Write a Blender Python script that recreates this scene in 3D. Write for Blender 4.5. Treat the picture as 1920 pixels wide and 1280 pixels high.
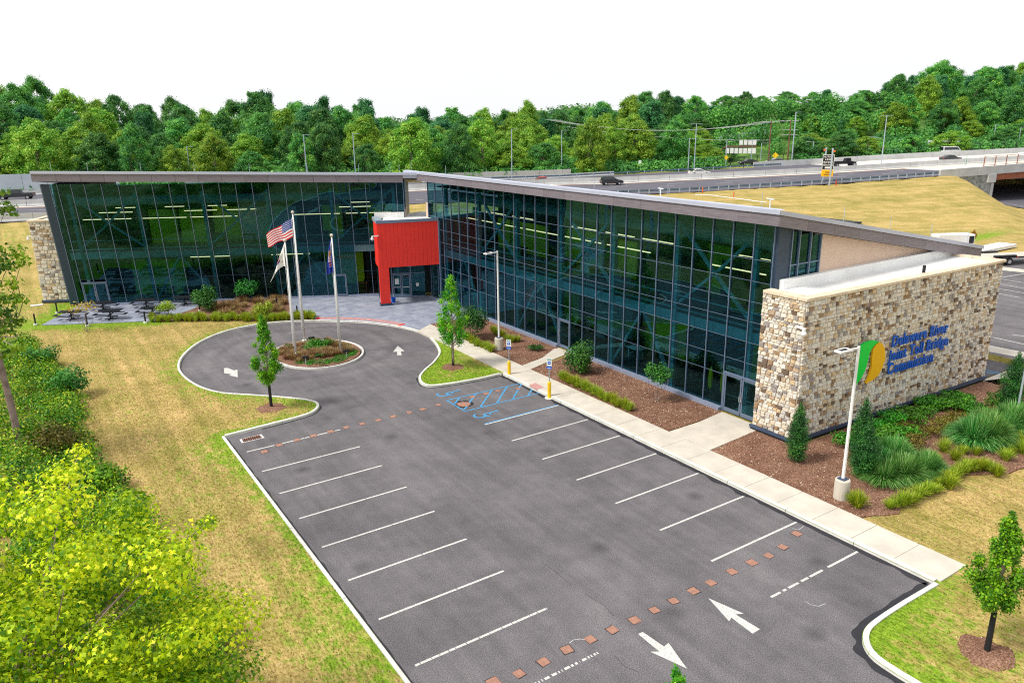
import bpy, bmesh, math, random
import numpy as np
from mathutils import Vector, Matrix, noise
from mathutils.geometry import delaunay_2d_cdt, intersect_point_line
S = bpy.context.scene
for o in list(bpy.data.objects): bpy.data.objects.remove(o)
R = math.radians
rnd = random.Random(7)
rng = np.random.default_rng(7)
# ------------------------------------------------------------------ camera
cam = bpy.data.objects.new('camera', bpy.data.cameras.new('camera'))
S.collection.objects.link(cam); S.camera = cam
CP = Vector((-8.1193, -18.1756, 16.1826)); YAW, PIT, ROL = 0.58171852, 0.28517605, -0.01355458
cf = Vector((math.sin(YAW)*math.cos(PIT), math.cos(YAW)*math.cos(PIT), -math.sin(PIT)))
cr = Vector((math.cos(YAW), -math.sin(YAW), 0)); cu = cr.cross(cf)
c_, s_ = math.cos(ROL), math.sin(ROL)
cr2 = cr*c_+cu*s_; cu2 = -cr*s_+cu*c_
cam.matrix_world = Matrix(((cr2.x, cu2.x, -cf.x, CP.x), (cr2.y, cu2.y, -cf.y, CP.y), (cr2.z, cu2.z, -cf.z, CP.z), (0, 0, 0, 1)))
cam.data.sensor_width = 36; cam.data.lens = 36*1419.26/1920
cam.data.clip_start = .2; cam.data.clip_end = 3000
# ------------------------------------------------------------------ sky, sun, exposure
SUN_EL, SUN_AZ = 52, -78      # azimuth from +Y, clockwise; sun behind and left of the camera
w = bpy.data.worlds.new('World'); S.world = w; w.use_nodes = True
nt = w.node_tree; nt.nodes.clear()
sky = nt.nodes.new('ShaderNodeTexSky'); sky.sky_type = 'NISHITA'; sky.sun_disc = False
sky.sun_elevation = R(SUN_EL); sky.sun_rotation = R(SUN_AZ); sky.air_density = 1.2; sky.dust_density = 3
b1 = nt.nodes.new('ShaderNodeBackground'); b1.inputs[1].default_value = .1
nt.links.new(sky.outputs[0], b1.inputs[0])
tc = nt.nodes.new('ShaderNodeTexCoord')
ns = nt.nodes.new('ShaderNodeTexNoise'); ns.inputs['Scale'].default_value = 1.6; ns.inputs['Detail'].default_value = 4
nt.links.new(tc.outputs['Generated'], ns.inputs['Vector'])
cr_ = nt.nodes.new('ShaderNodeValToRGB'); cr_.color_ramp.elements[0].position = .3; cr_.color_ramp.elements[1].position = .7
cr_.color_ramp.elements[0].color = (.93, .95, .98, 1); cr_.color_ramp.elements[1].color = (1, 1, 1, 1)
nt.links.new(ns.outputs['Fac'], cr_.inputs[0])
b2 = nt.nodes.new('ShaderNodeBackground'); b2.inputs[1].default_value = .95
nt.links.new(cr_.outputs[0], b2.inputs[0])
mx = nt.nodes.new('ShaderNodeMixShader'); mx.inputs[0].default_value = .88      # cloud deck over most of the sky
nt.links.new(b1.outputs[0], mx.inputs[1]); nt.links.new(b2.outputs[0], mx.inputs[2])
wo = nt.nodes.new('ShaderNodeOutputWorld'); nt.links.new(mx.outputs[0], wo.inputs[0])
sl = bpy.data.lights.new('sun', 'SUN'); sl.energy = 3.0; sl.angle = R(12); sl.color = (1, .95, .87)
so = bpy.data.objects.new('sun', sl); S.collection.objects.link(so)
sd = Vector((math.sin(R(SUN_AZ))*math.cos(R(SUN_EL)), math.cos(R(SUN_AZ))*math.cos(R(SUN_EL)), math.sin(R(SUN_EL))))
so.rotation_euler = sd.to_track_quat('Z', 'Y').to_euler(); so.location = sd*200
S.view_settings.view_transform = 'Standard'; S.view_settings.look = 'None'
S.view_settings.exposure = 0.27; S.view_settings.gamma = 1; S.view_settings.use_curve_mapping = False
S.cycles.use_denoising = False; S.cycles.filter_width = 1.1; S.cycles.sample_clamp_indirect = 4; S.cycles.max_bounces = 7; S.cycles.transparent_max_bounces = 10
S.cycles.diffuse_bounces = 3; S.cycles.glossy_bounces = 3; S.cycles.caustics_reflective = False; S.cycles.caustics_refractive = False
# ------------------------------------------------------------------ materials
def newmat(name):
    m = bpy.data.materials.new(name); m.use_nodes = True; t = m.node_tree; t.nodes.clear()
    out = t.nodes.new('ShaderNodeOutputMaterial'); return m, t, out
def N(t, typ, **kw):
    n = t.nodes.new('ShaderNode'+typ)
    for k, v in kw.items():
        if k.startswith('i_'): n.inputs[k[2:].replace('_', ' ')].default_value = v
        else: setattr(n, k, v)
    return n
def pos(t): return N(t, 'NewGeometry').outputs['Position']
def noi(t, scale, detail=3, vec=None, rough=.5):
    n = N(t, 'TexNoise'); n.inputs['Scale'].default_value = scale; n.inputs['Detail'].default_value = detail; n.inputs['Roughness'].default_value = rough
    t.links.new(vec or pos(t), n.inputs['Vector']); return n.outputs['Fac']
def ramp(t, fac, stops):
    r = N(t, 'ValToRGB'); e = r.color_ramp.elements
    while len(e) < len(stops): e.new(.5)
    for i, (p, c) in enumerate(stops): e[i].position = p; e[i].color = (*c, 1) if len(c) == 3 else c
    t.links.new(fac, r.inputs[0]); return r.outputs[0]
def mixc(t, fac, a, b, mode='MIX'):
    n = N(t, 'Mix', data_type='RGBA', blend_type=mode)
    for s, v in ((0, fac), (6, a), (7, b)):
        if hasattr(v, 'is_linked') or hasattr(v, 'links'): t.links.new(v, n.inputs[s])
        elif s == 0: n.inputs[0].default_value = v
        else: n.inputs[s].default_value = (*v, 1) if len(v) == 3 else v
    return n.outputs[2]
def math_(t, op, a, b=0.0, clamp=False):
    n = N(t, 'Math', operation=op, use_clamp=clamp)
    for i, v in enumerate((a, b)):
        if hasattr(v, 'links'): t.links.new(v, n.inputs[i])
        else: n.inputs[i].default_value = v
    return n.outputs[0]
def bsdf(t, out, col, rough=.8, bump=None, bstr=.3, bdist=.02, metal=0, spec=.4):
    b = N(t, 'BsdfPrincipled'); b.inputs['Roughness'].default_value = rough; b.inputs['Metallic'].default_value = metal
    b.inputs['Specular IOR Level'].default_value = spec
    if hasattr(col, 'links'): t.links.new(col, b.inputs['Base Color'])
    else: b.inputs['Base Color'].default_value = (*col, 1)
    if bump is not None:
        bn = N(t, 'Bump'); bn.inputs['Strength'].default_value = bstr; bn.inputs['Distance'].default_value = bdist
        t.links.new(bump, bn.inputs['Height']); t.links.new(bn.outputs[0], b.inputs['Normal'])
    t.links.new(b.outputs[0], out.inputs[0]); return b
def simple(name, col, rough=.7, var=.12, scale=4, bump=0, bscale=40, metal=0, spec=.4, fine=0):
    m, t, out = newmat(name)
    n = noi(t, scale, 4)
    lo = tuple(c*(1-var) for c in col); hi = tuple(min(1, c*(1+var)) for c in col)
    c = ramp(t, n, [(.3, lo), (.7, hi)])
    if fine:
        c = mixc(t, 1.0, c, ramp(t, noi(t, bscale, 2), [(.35, (1-fine,)*3), (.65, (1, 1, 1))]), 'MULTIPLY')
    bsdf(t, out, c, rough, noi(t, bscale, 3) if bump else None, bump, .02, metal, spec); return m
def leafmat(name, a, b, c=None, orand=.35, trans=.3):
    """a dark, b light leaf colour, mixed by the clump's own tint and the plant's random number"""
    m, t, out = newmat(name)
    at = N(t, 'Attribute', attribute_name='tint'); oi = N(t, 'ObjectInfo')
    f = math_(t, 'ADD', math_(t, 'MULTIPLY', at.outputs['Fac'], 1-orand*.5), math_(t, 'MULTIPLY', math_(t, 'SUBTRACT', oi.outputs['Random'], .5), orand), True)
    st = [(.05, a), (.75, b)]
    if c: st.append((1.0, c))
    col = ramp(t, f, st)
    hs = N(t, 'HueSaturation'); t.links.new(col, hs.inputs['Color'])
    t.links.new(math_(t, 'ADD', math_(t, 'MULTIPLY', oi.outputs['Random'], .05), .475), hs.inputs['Hue'])
    col = hs.outputs[0]
    d = N(t, 'BsdfPrincipled'); d.inputs['Roughness'].default_value = .5; d.inputs['Specular IOR Level'].default_value = .35
    t.links.new(col, d.inputs['Base Color'])
    tr = N(t, 'BsdfTranslucent'); t.links.new(mixc(t, .5, col, (.25, .4, .02), 'SCREEN') if 0 else col, tr.inputs[0])
    ms = N(t, 'MixShader'); ms.inputs[0].default_value = trans
    t.links.new(d.outputs[0], ms.inputs[1]); t.links.new(tr.outputs[0], ms.inputs[2]); t.links.new(ms.outputs[0], out.inputs[0])
    return m
MT = {}
MT['white'] = simple('white_paint', (.78, .78, .78), .5, .04)
MT['line'] = simple('line_paint', (.68, .68, .64), .7, .10, 6, fine=.4, bscale=22)
MT['blueline'] = simple('blue_line_paint', (.08, .34, .62), .7, .2, 6, fine=.35, bscale=60)
MT['conc'] = simple('pale_concrete', (.60, .55, .47), .9, .10, 1.2, .25, 60, fine=.10)
MT['kerb'] = simple('kerb_concrete', (.74, .72, .68), .9, .14, 1.5, .3, 50, fine=.2)
MT['conc2'] = simple('barrier_concrete', (.50, .51, .51), .9, .12, .5, .2, 20, fine=.12)
MT['conc3'] = simple('noise_wall_concrete', (.47, .52, .58), .9, .08, .3, .2, 10)
MT['deck'] = simple('bridge_deck_concrete', (.66, .61, .54), .9, .08, .2)
MT['abut'] = simple('abutment_stone', (.26, .27, .26), .95, .45, 1.6, .5, 6)
MT['steel'] = simple('dark_steel', (.035, .06, .10), .45, .1, 3, metal=.3)
MT['mull'] = simple('mullion_aluminium', (.17, .23, .34), .4, .08, 2, metal=.4)
MT['sill'] = simple('sill_aluminium', (.30, .34, .46), .45, .08, 2, metal=.3)
MT['doorf'] = simple('door_frame_aluminium', (.16, .21, .30), .45, .06, 2, metal=.3)
MT['chrome'] = simple('brushed_metal', (.62, .62, .62), .3, .05, 3, metal=.8)
MT['galv'] = simple('galvanised_steel', (.42, .50, .58), .5, .12, 2, metal=.35)
MT['rail'] = simple('guardrail_steel', (.16, .24, .31), .5, .15, 1, metal=.4)
MT['black'] = simple('black_coating', (.012, .012, .016), .45, .2, 4)
MT['red'] = simple('red_panel', (.82, .035, .022), .6, .04, 2)
MT['stucco'] = simple('tan_stucco', (.70, .53, .42), .95, .04, 1.5, .5, 60, fine=.08)
MT['membrane'] = simple('white_roof_membrane', (.84, .84, .82), .7, .08, .8)
MT['roof'] = simple('grey_roof_metal', (.46, .49, .60), .5, .06, .5, metal=.15)
MT['coping'] = simple('tan_coping_stone', (.70, .58, .43), .9, .15, 2, .2, 30)
MT['trim'] = simple('blue_black_trim', (.05, .075, .13), .5, .1, 2)
MT['yellow'] = simple('yellow_bollard', (.85, .55, .01), .5, .06, 3)
MT['brick'] = simple('brick_paver', (.34, .175, .125), .9, .2, 8, .2, 60)
MT['pink'] = simple('faded_red_paint', (.56, .29, .27), .9, .15, 1.5, fine=.2, bscale=30)
MT['redpaint'] = simple('red_kerb_paint', (.62, .03, .03), .8, .12, 3)
MT['tar'] = simple('tar_seal', (.022, .022, .028), .6, .2, 3)
MT['bark'] = simple('grey_bark', (.26, .19, .17), .95, .3, 3, .6, 12)
MT['wrap'] = simple('dark_trunk_wrap', (.012, .012, .014), .8, .1, 3)
MT['rubber'] = simple('tyre_rubber', (.015, .015, .016), .8, .1, 3)
MT['carglass'] = simple('car_window_glass', (.012, .018, .02), .08, .05, 1, spec=.8)
MT['redlamp'] = simple('red_tail_lamp', (.6, .01, .01), .3, .05, 1)
MT['orange'] = simple('orange_marker', (.8, .13, .02), .6, .08, 3)
MT['green'] = simple('green_sign', (.0, .30, .16), .5, .08, 3)
MT['wood'] = simple('utility_pole_wood', (.17, .09, .06), .9, .2, 3)
MT['rust'] = simple('weathering_steel', (.30, .10, .05), .8, .15, 1)
MT['dark'] = simple('underpass_shade', (.02, .02, .025), .9, .1, 1)  # near-black colour standing in for the shade under the bridge
MT['floor'] = simple('interior_floor', (.05, .05, .05), .5, .2, 1)
MT['teal'] = simple('interior_steel_paint', (.24, .38, .40), .6, .1, 1)
MT['lime'] = simple('lime_interior_wall', (.52, .80, .01), .7, .05, 1)
MT['pale'] = simple('pale_interior_wall', (.62, .64, .62), .7, .05, 1)
MT['brown'] = simple('brown_interior_wall', (.16, .07, .03), .7, .1, 1)
MT['charcoal'] = simple('charcoal_interior_wall', (.025, .03, .03), .7, .1, 1)
MT['blue'] = simple('sign_blue', (.0, .10, .55), .4, .05, 3)
MT['gold'] = simple('sign_gold', (.85, .46, .005), .45, .03, 3)
MT['lgreen'] = simple('sign_green', (.0, .66, .06), .45, .03, 3)
def emis(name, col, s):
    m, t, out = newmat(name); e = N(t, 'Emission'); e.inputs[0].default_value = (*col, 1); e.inputs[1].default_value = s
    t.links.new(e.outputs[0], out.inputs[0]); return m
MT['lamp'] = emis('lit_office_lamp', (1, .50, .23), 4.2)
def fascia_mat(name, base):
    m, t, out = newmat(name)
    mp = N(t, 'Mapping'); mp.inputs['Scale'].default_value = (.6, .6, 14); t.links.new(pos(t), mp.inputs['Vector'])
    n = noi(t, 2.2, 5, mp.outputs[0], .6)
    c = ramp(t, n, [(.3, tuple(x*.72 for x in base)), (.5, base), (.7, tuple(x*1.25 for x in base))])
    oi = N(t, 'ObjectInfo'); c = mixc(t, 1.0, c, ramp(t, oi.outputs['Random'], [(0, (.9,)*3), (1, (1.06,)*3)]), 'MULTIPLY')
    bsdf(t, out, c, .55, n, .15); return m
MT['fascia'] = fascia_mat('wood_look_panel', (.195, .17, .195))
def glassmat():
    m, t, out = newmat('tinted_curtain_glass')
    lw_ = N(t, 'LayerWeight'); lw_.inputs[0].default_value = .5
    fr = math_(t, 'ADD', math_(t, 'MULTIPLY', math_(t, 'POWER', lw_.outputs['Facing'], 4.2), .85), .085)
    g = N(t, 'BsdfGlossy'); g.inputs['Roughness'].default_value = .0; g.inputs['Color'].default_value = (.20, .56, .66, 1)
    tr = N(t, 'BsdfTransparent'); tr.inputs[0].default_value = (.42, .64, .70, 1)
    ms = N(t, 'MixShader'); t.links.new(fr, ms.inputs[0]); t.links.new(tr.outputs[0], ms.inputs[1]); t.links.new(g.outputs[0], ms.inputs[2])
    t.links.new(ms.outputs[0], out.inputs[0]); return m
MT['glass'] = glassmat()
def stonemat():
    m, t, out = newmat('ledge_stone')
    at = N(t, 'Attribute', attribute_name='tint'); oi = N(t, 'ObjectInfo')
    f = math_(t, 'FRACT', math_(t, 'ADD', at.outputs['Fac'], oi.outputs['Random']))
    r = N(t, 'ValToRGB'); r.color_ramp.interpolation = 'CONSTANT'
    cols = [(0, (.74, .66, .54)), (.18, (.70, .60, .46)), (.32, (.60, .57, .52)), (.44, (.78, .73, .64)), (.67, (.36, .23, .13)), (.71, (.50, .37, .25)), (.78, (.34, .30, .28)), (.87, (.17, .115, .08)), (.93, (.64, .48, .29))]
    e = r.color_ramp.elements
    while len(e) < len(cols): e.new(.5)
    for i, (p, c) in enumerate(cols): e[i].position = p; e[i].color = (*c, 1)
    t.links.new(f, r.inputs[0])
    n = noi(t, 14, 4)
    c = mixc(t, 1.0, r.outputs[0], ramp(t, n, [(.3, (.72,)*3), (.7, (1.15,)*3)]), 'MULTIPLY')
    bsdf(t, out, c, .9, n, .6); return m
MT['stone'] = stonemat()
MT['mortar'] = simple('mortar', (.52, .45, .36), .95, .2, 4)
def asphalt():
    m, t, out = newmat('worn_asphalt')
    big = noi(t, .22, 5, rough=.6); mid = noi(t, 1.3, 5, rough=.65)
    mp = N(t, 'Mapping'); mp.inputs['Scale'].default_value = (1, .12, 1); mp.inputs['Rotation'].default_value = (0, 0, .15); t.links.new(pos(t), mp.inputs['Vector'])
    streak = noi(t, 1.1, 4, mp.outputs[0])
    c = ramp(t, big, [(.3, (.097, .090, .097)), (.7, (.158, .147, .154))])
    c = mixc(t, 1.0, c, ramp(t, mid, [(.3, (.86,)*3), (.7, (1.10,)*3)]), 'MULTIPLY')
    c = mixc(t, 1.0, c, ramp(t, streak, [(.3, (.90,)*3), (.7, (1.08,)*3)]), 'MULTIPLY')
    sp = noi(t, 26, 3, rough=.9)
    c = mixc(t, 1.0, c, ramp(t, sp, [(.34, (.45,)*3), (.5, (1,)*3), (.66, (2.0,)*3)]), 'MULTIPLY')
    v = N(t, 'TexVoronoi', feature='F1'); v.inputs['Scale'].default_value = 5.5; t.links.new(pos(t), v.inputs['Vector'])
    c = mixc(t, ramp(t, v.outputs['Distance'], [(.03, (1,)*3), (.05, (0,)*3)]), c, (.30, .27, .25))
    v2 = N(t, 'TexVoronoi', feature='F1'); v2.inputs['Scale'].default_value = .42; v2.inputs['Randomness'].default_value = .9; dst = N(t, 'Mapping'); t.links.new(pos(t), dst.inputs['Vector'])
    t.links.new(mixc(t, .12, dst.outputs[0], N(t, 'TexNoise', i_Scale=3.0).outputs['Color']), v2.inputs['Vector'])
    c = mixc(t, 1.0, c, ramp(t, v2.outputs['Distance'], [(.03, (.62,)*3), (.20, (1,)*3)]), 'MULTIPLY')
    mt_ = N(t, 'Mapping'); mt_.inputs['Scale'].default_value = (1.0, .05, 1); t.links.new(pos(t), mt_.inputs['Vector'])
    c = mixc(t, 1.0, c, ramp(t, noi(t, 2.4, 2, mt_.outputs[0]), [(.36, (.93,)*3), (.5, (1.0,)*3), (.66, (1.07,)*3)]), 'MULTIPLY')
    pv = N(t, 'Mapping'); pv.inputs['Location'].default_value = (-8.7, -35.0, 0); t.links.new(pos(t), pv.inputs['Vector']); ln = N(t, 'VectorMath', operation='LENGTH'); t.links.new(pv.outputs[0], ln.inputs[0])
    rr_ = math_(t, 'ADD', math_(t, 'MULTIPLY', ln.outputs['Value'], .1), math_(t, 'MULTIPLY', big, .10))
    c = mixc(t, 1.0, c, ramp(t, rr_, [(.50, (1,)*3), (.62, (1.16,)*3), (.68, (.93,)*3), (.76, (1.15,)*3), (.86, (1,)*3)]), 'MULTIPLY')
    bsdf(t, out, c, .88, sp, .35, .02, spec=.3); return m
MT['asphalt'] = asphalt()
MT['road'] = simple('highway_asphalt', (.115, .11, .135), .9, .10, .4, fine=.2, bscale=12)
def lawnmat():
    m, t, out = newmat('dry_lawn')
    at = N(t, 'Attribute', attribute_name='tint')
    n1 = noi(t, .35, 5, rough=.6); n2 = noi(t, 2.2, 5, rough=.75)
    mp = N(t, 'Mapping'); mp.inputs['Scale'].default_value = (1, .35, 1); mp.inputs['Rotation'].default_value = (0, 0, .2); t.links.new(pos(t), mp.inputs['Vector'])
    n3 = noi(t, 13, 3, mp.outputs[0], .8); n4 = noi(t, 4.2, 4, mp.outputs[0], .7)
    dry = ramp(t, n3, [(.28, (.165, .12, .040)), (.40, (.36, .275, .105)), (.56, (.55, .425, .20)), (.78, (.74, .61, .37))])
    dry = mixc(t, 1.0, dry, ramp(t, n1, [(.32, (.64, .70, .45)), (.68, (1.06, 1.0, .96))]), 'MULTIPLY')
    mw = N(t, 'Mapping'); mw.inputs['Scale'].default_value = (1.5, .05, 1); mw.inputs['Rotation'].default_value = (0, 0, -.12); t.links.new(pos(t), mw.inputs['Vector'])
    n5 = noi(t, .9, 3, mw.outputs[0]); ms2 = N(t, 'Mapping'); ms2.inputs['Rotation'].default_value = (0, 0, .42); t.links.new(pos(t), ms2.inputs['Vector'])
    ms3 = N(t, 'Mapping'); ms3.inputs['Scale'].default_value = (.05, .9, 1); t.links.new(ms2.outputs[0], ms3.inputs['Vector']); n6 = noi(t, .8, 4, ms3.outputs[0])
    sx = N(t, 'SeparateXYZ'); t.links.new(pos(t), sx.inputs[0]); fx = ramp(t, math_(t, 'MULTIPLY', sx.outputs[0], .01), [(.30, (0,)*3), (.42, (1,)*3)])
    dry = mixc(t, 1.0, dry, ramp(t, mixc(t, fx, n5, n6), [(.35, (.74, .78, .62)), (.62, (1.10, 1.05, 1.0))]), 'MULTIPLY')
    grn = ramp(t, n3, [(.30, (.045, .11, .008)), (.5, (.16, .30, .014)), (.72, (.34, .47, .035))])
    f = math_(t, 'ADD', math_(t, 'MULTIPLY', at.outputs['Fac'], 1.25), math_(t, 'MULTIPLY', math_(t, 'SUBTRACT', n2, .58), 1.9))
    f = math_(t, 'ADD', f, math_(t, 'MULTIPLY', math_(t, 'SUBTRACT', n4, .5), 1.6))
    f = math_(t, 'ADD', f, math_(t, 'MULTIPLY', math_(t, 'SUBTRACT', n1, .55), .8))
    c = mixc(t, ramp(t, f, [(.12, (0,)*3), (.62, (.92,)*3)]), dry, grn)
    bsdf(t, out, c, .95, n3, .8, .05, spec=.1); return m
MT['lawn'] = lawnmat()
def mulchmat():
    m, t, out = newmat('bark_mulch')
    n3 = noi(t, 16, 3, rough=.8); n1 = noi(t, .8, 4)
    c = ramp(t, n3, [(.30, (.05, .025, .016)), (.46, (.20, .10, .065)), (.62, (.38, .22, .15)), (.78, (.66, .52, .42))])
    c = mixc(t, 1.0, c, ramp(t, n1, [(.3, (.8, .75, .75)), (.7, (1.2, 1.25, 1.25))]), 'MULTIPLY')
    bsdf(t, out, c, .95, n3, .9, .06, spec=.1); return m
MT['mulch'] = mulchmat()
def plazamat():
    m, t, out = newmat('stamped_blue_grey_concrete')
    n1 = noi(t, .9, 6, rough=.7); n3 = noi(t, 9, 4, rough=.7)
    c = ramp(t, n1, [(.3, (.17, .20, .27)), (.55, (.30, .33, .41)), (.75, (.42, .45, .50))])
    c = mixc(t, 1.0, c, ramp(t, n3, [(.3, (.8,)*3), (.7, (1.12,)*3)]), 'MULTIPLY')
    bsdf(t, out, c, .8, n3, .3); return m
MT['plaza'] = plazamat()
def floormat():
    m, t, out = newmat('woodland_floor'); c = ramp(t, noi(t, .25, 5, rough=.7), [(.3, (.02, .06, .012)), (.5, (.06, .14, .02)), (.7, (.16, .26, .03))]); bsdf(t, out, c, .95, noi(t, 1.2, 4), .8, .4); return m
MT['woodfloor'] = floormat()
MT['l_wood'] = leafmat('woodland_leaf', (.025, .15, .05), (.20, .52, .08), (.64, .84, .14), .45, .42)
MT['l_wood2'] = leafmat('yellow_green_leaf', (.07, .26, .025), (.44, .66, .06), (.86, .90, .20), .3, .45)
MT['l_wood3'] = leafmat('dark_green_leaf', (.016, .11, .055), (.10, .40, .11), (.42, .70, .20), .35, .4)
MT['l_young'] = leafmat('young_tree_leaf', (.025, .18, .006), (.22, .58, .012), (.72, .88, .04), .2, .4)
MT['l_maple'] = leafmat('bright_maple_leaf', (.07, .22, .002), (.60, .80, .006), (.96, .92, .04), .1, .35)
MT['l_thicket'] = leafmat('thicket_leaf', (.016, .10, .004), (.22, .46, .010), (.78, .74, .05), .2, .3)
MT['l_shrub'] = leafmat('shrub_leaf', (.016, .10, .018), (.07, .30, .03), (.22, .48, .05), .2, .25)
MT['l_conifer'] = leafmat('conifer_leaf', (.008, .045, .010), (.035, .17, .018), (.11, .27, .03), .15, .15)
MT['l_juniper'] = leafmat('juniper_leaf', (.014, .09, .006), (.07, .32, .012), (.18, .50, .02), .2, .2)
MT['l_bronze'] = leafmat('bronze_leaf', (.07, .06, .008), (.24, .20, .025), (.38, .26, .06), .3, .2)
MT['l_grass'] = leafmat('fountain_grass_blade', (.03, .18, .02), (.16, .48, .09), (.55, .76, .34), .1, .35)
MT['l_tuft'] = leafmat('yellow_green_blade', (.16, .28, .01), (.46, .54, .03), (.80, .74, .18), .3, .3)
MT['l_straw'] = leafmat('straw_blade', (.18, .10, .03), (.42, .28, .12), (.62, .46, .28), .3, .2)
MT['l_autumn'] = leafmat('autumn_leaf', (.30, .20, .02), (.62, .42, .05), (.60, .18, .05), .1, .3)
# ------------------------------------------------------------------ builders
COL = S.collection
def tag(o, label=None, cat=None, group=None, kind=None):
    for k, v in (('label', label), ('category', cat), ('group', group), ('kind', kind)):
        if v: o[k] = v
    return o
def wloc(o):
    v = Vector((0, 0, 0))
    while o: v = v+o.location; o = o.parent
    return v
def empty(name, loc, label=None, cat=None, group=None, parent=None, kind=None, rz=0):
    o = bpy.data.objects.new(name, None); o.empty_display_size = .3; COL.objects.link(o)
    if parent: o.parent = parent; o.location = Vector(loc)-wloc(parent)
    else: o.location = loc
    o.rotation_euler.z = rz
    return tag(o, label, cat, group, kind)
def link(name, me, parent=None, loc=(0, 0, 0)):
    o = bpy.data.objects.new(name, me); COL.objects.link(o); o.location = loc
    if parent: o.parent = parent
    return o
def copy_tree(o, parent=None):
    c = o.copy(); COL.objects.link(c)
    if parent: c.parent = parent
    for ch in list(o.children): copy_tree(ch, c)
    return c
class MB:
    def __init__(s, T=None):
        s.v = []; s.f = []; s.m = []; s.T = T; s.mi = 0; s.flip = False
        if T:
            o, x, y, z = (Vector(T(p)) for p in ((0, 0, 0), (1, 0, 0), (0, 1, 0), (0, 0, 1))); s.flip = (x-o).cross(y-o).dot(z-o) < 0
    def add(s, vs, fs):
        n = len(s.v)
        if s.T: vs = [s.T(p) for p in vs]
        s.v += [tuple(p) for p in vs]
        for f in fs: s.f.append(tuple(i+n for i in (reversed(f) if s.flip else f))); s.m.append(s.mi)
        return s
    def box(s, x0, x1, y0, y1, z0, z1):
        return s.add([(x0, y0, z0), (x1, y0, z0), (x1, y1, z0), (x0, y1, z0), (x0, y0, z1), (x1, y0, z1), (x1, y1, z1), (x0, y1, z1)],
                     [(0, 3, 2, 1), (4, 5, 6, 7), (0, 1, 5, 4), (1, 2, 6, 5), (2, 3, 7, 6), (3, 0, 4, 7)])
    def bar(s, a, b, w, h):
        a = Vector(a); b = Vector(b); d = (b-a).normalized(); up = Vector((0, 0, 1)) if abs(d.z) < .95 else Vector((1, 0, 0))
        x = d.cross(up).normalized()*w/2; y = x.cross(d).normalized()*h/2
        vs = [a-x-y, a+x-y, a+x+y, a-x+y, b-x-y, b+x-y, b+x+y, b-x+y]
        return s.add(vs, [(0, 3, 2, 1), (4, 5, 6, 7), (0, 1, 5, 4), (1, 2, 6, 5), (2, 3, 7, 6), (3, 0, 4, 7)])
    def tube(s, pts, rs, n=8, caps=True):
        pts = [Vector(p) for p in pts]
        if not hasattr(rs, '__len__'): rs = [rs]*len(pts)
        vs = []; fs = []
        for i, p in enumerate(pts):
            d = (pts[min(i+1, len(pts)-1)]-pts[max(i-1, 0)]).normalized()
            up = Vector((0, 0, 1)) if abs(d.z) < .9 else Vector((1, 0, 0))
            x = d.cross(up).normalized(); y = x.cross(d)
            vs += [p+(x*math.cos(2*math.pi*k/n)+y*math.sin(2*math.pi*k/n))*rs[i] for k in range(n)]
        for i in range(len(pts)-1):
            for k in range(n): fs.append((i*n+k, i*n+(k+1) % n, (i+1)*n+(k+1) % n, (i+1)*n+k))
        if caps: fs.append(tuple(range(n-1, -1, -1))); fs.append(tuple((len(pts)-1)*n+k for k in range(n)))
        return s.add(vs, fs)
    def ball(s, c, r, n=10):
        c = Vector(c); rr = r if hasattr(r, '__len__') else (r, r, r); h = n//2
        vs = [c+Vector((0, 0, rr[2]))]; fs = []
        for i in range(1, h):
            a = math.pi*i/h
            vs += [c+Vector((rr[0]*math.sin(a)*math.cos(2*math.pi*k/n), rr[1]*math.sin(a)*math.sin(2*math.pi*k/n), rr[2]*math.cos(a))) for k in range(n)]
        vs.append(c-Vector((0, 0, rr[2])))
        for k in range(n): fs.append((0, 1+k, 1+(k+1) % n)); fs.append((len(vs)-1, 1+(h-2)*n+(k+1) % n, 1+(h-2)*n+k))
        for i in range(h-2):
            for k in range(n): fs.append((1+i*n+k, 1+(i+1)*n+k, 1+(i+1)*n+(k+1) % n, 1+i*n+(k+1) % n))
        return s.add(vs, fs)
    def prism(s, poly, z0, z1):
        n = len(poly); vs = [(x, y, z0) for x, y in poly]+[(x, y, z1) for x, y in poly]
        a = sum(poly[i][0]*poly[(i+1) % n][1]-poly[(i+1) % n][0]*poly[i][1] for i in range(n))
        top = tuple(range(n, 2*n)); bot = tuple(range(n-1, -1, -1))
        fs = [top, bot]+[(i, (i+1) % n, (i+1) % n+n, i+n) for i in range(n)]
        if a < 0: fs = [tuple(reversed(f)) for f in fs]
        return s.add(vs, fs)
    def build(s, name, mat, parent=None, smooth=False, bevel=0, kind=None, label=None):
        me = bpy.data.meshes.new(name); off = wloc(parent) if parent else Vector((0, 0, 0))
        me.from_pydata([(x-off.x, y-off.y, z-off.z) for x, y, z in s.v], [], s.f)
        for m in (mat if isinstance(mat, (list, tuple)) else [mat]): me.materials.append(MT[m] if isinstance(m, str) else m)
        if len(me.materials) > 1: me.polygons.foreach_set('material_index', s.m)
        if smooth: me.polygons.foreach_set('use_smooth', [True]*len(me.polygons))
        o = link(name, me, parent)
        if bevel:
            b = o.modifiers.new('bevel', 'BEVEL'); b.width = bevel; b.segments = 2; b.limit_method = 'ANGLE'
        if kind: o['kind'] = kind
        if label: o['label'] = label
        return o
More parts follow.
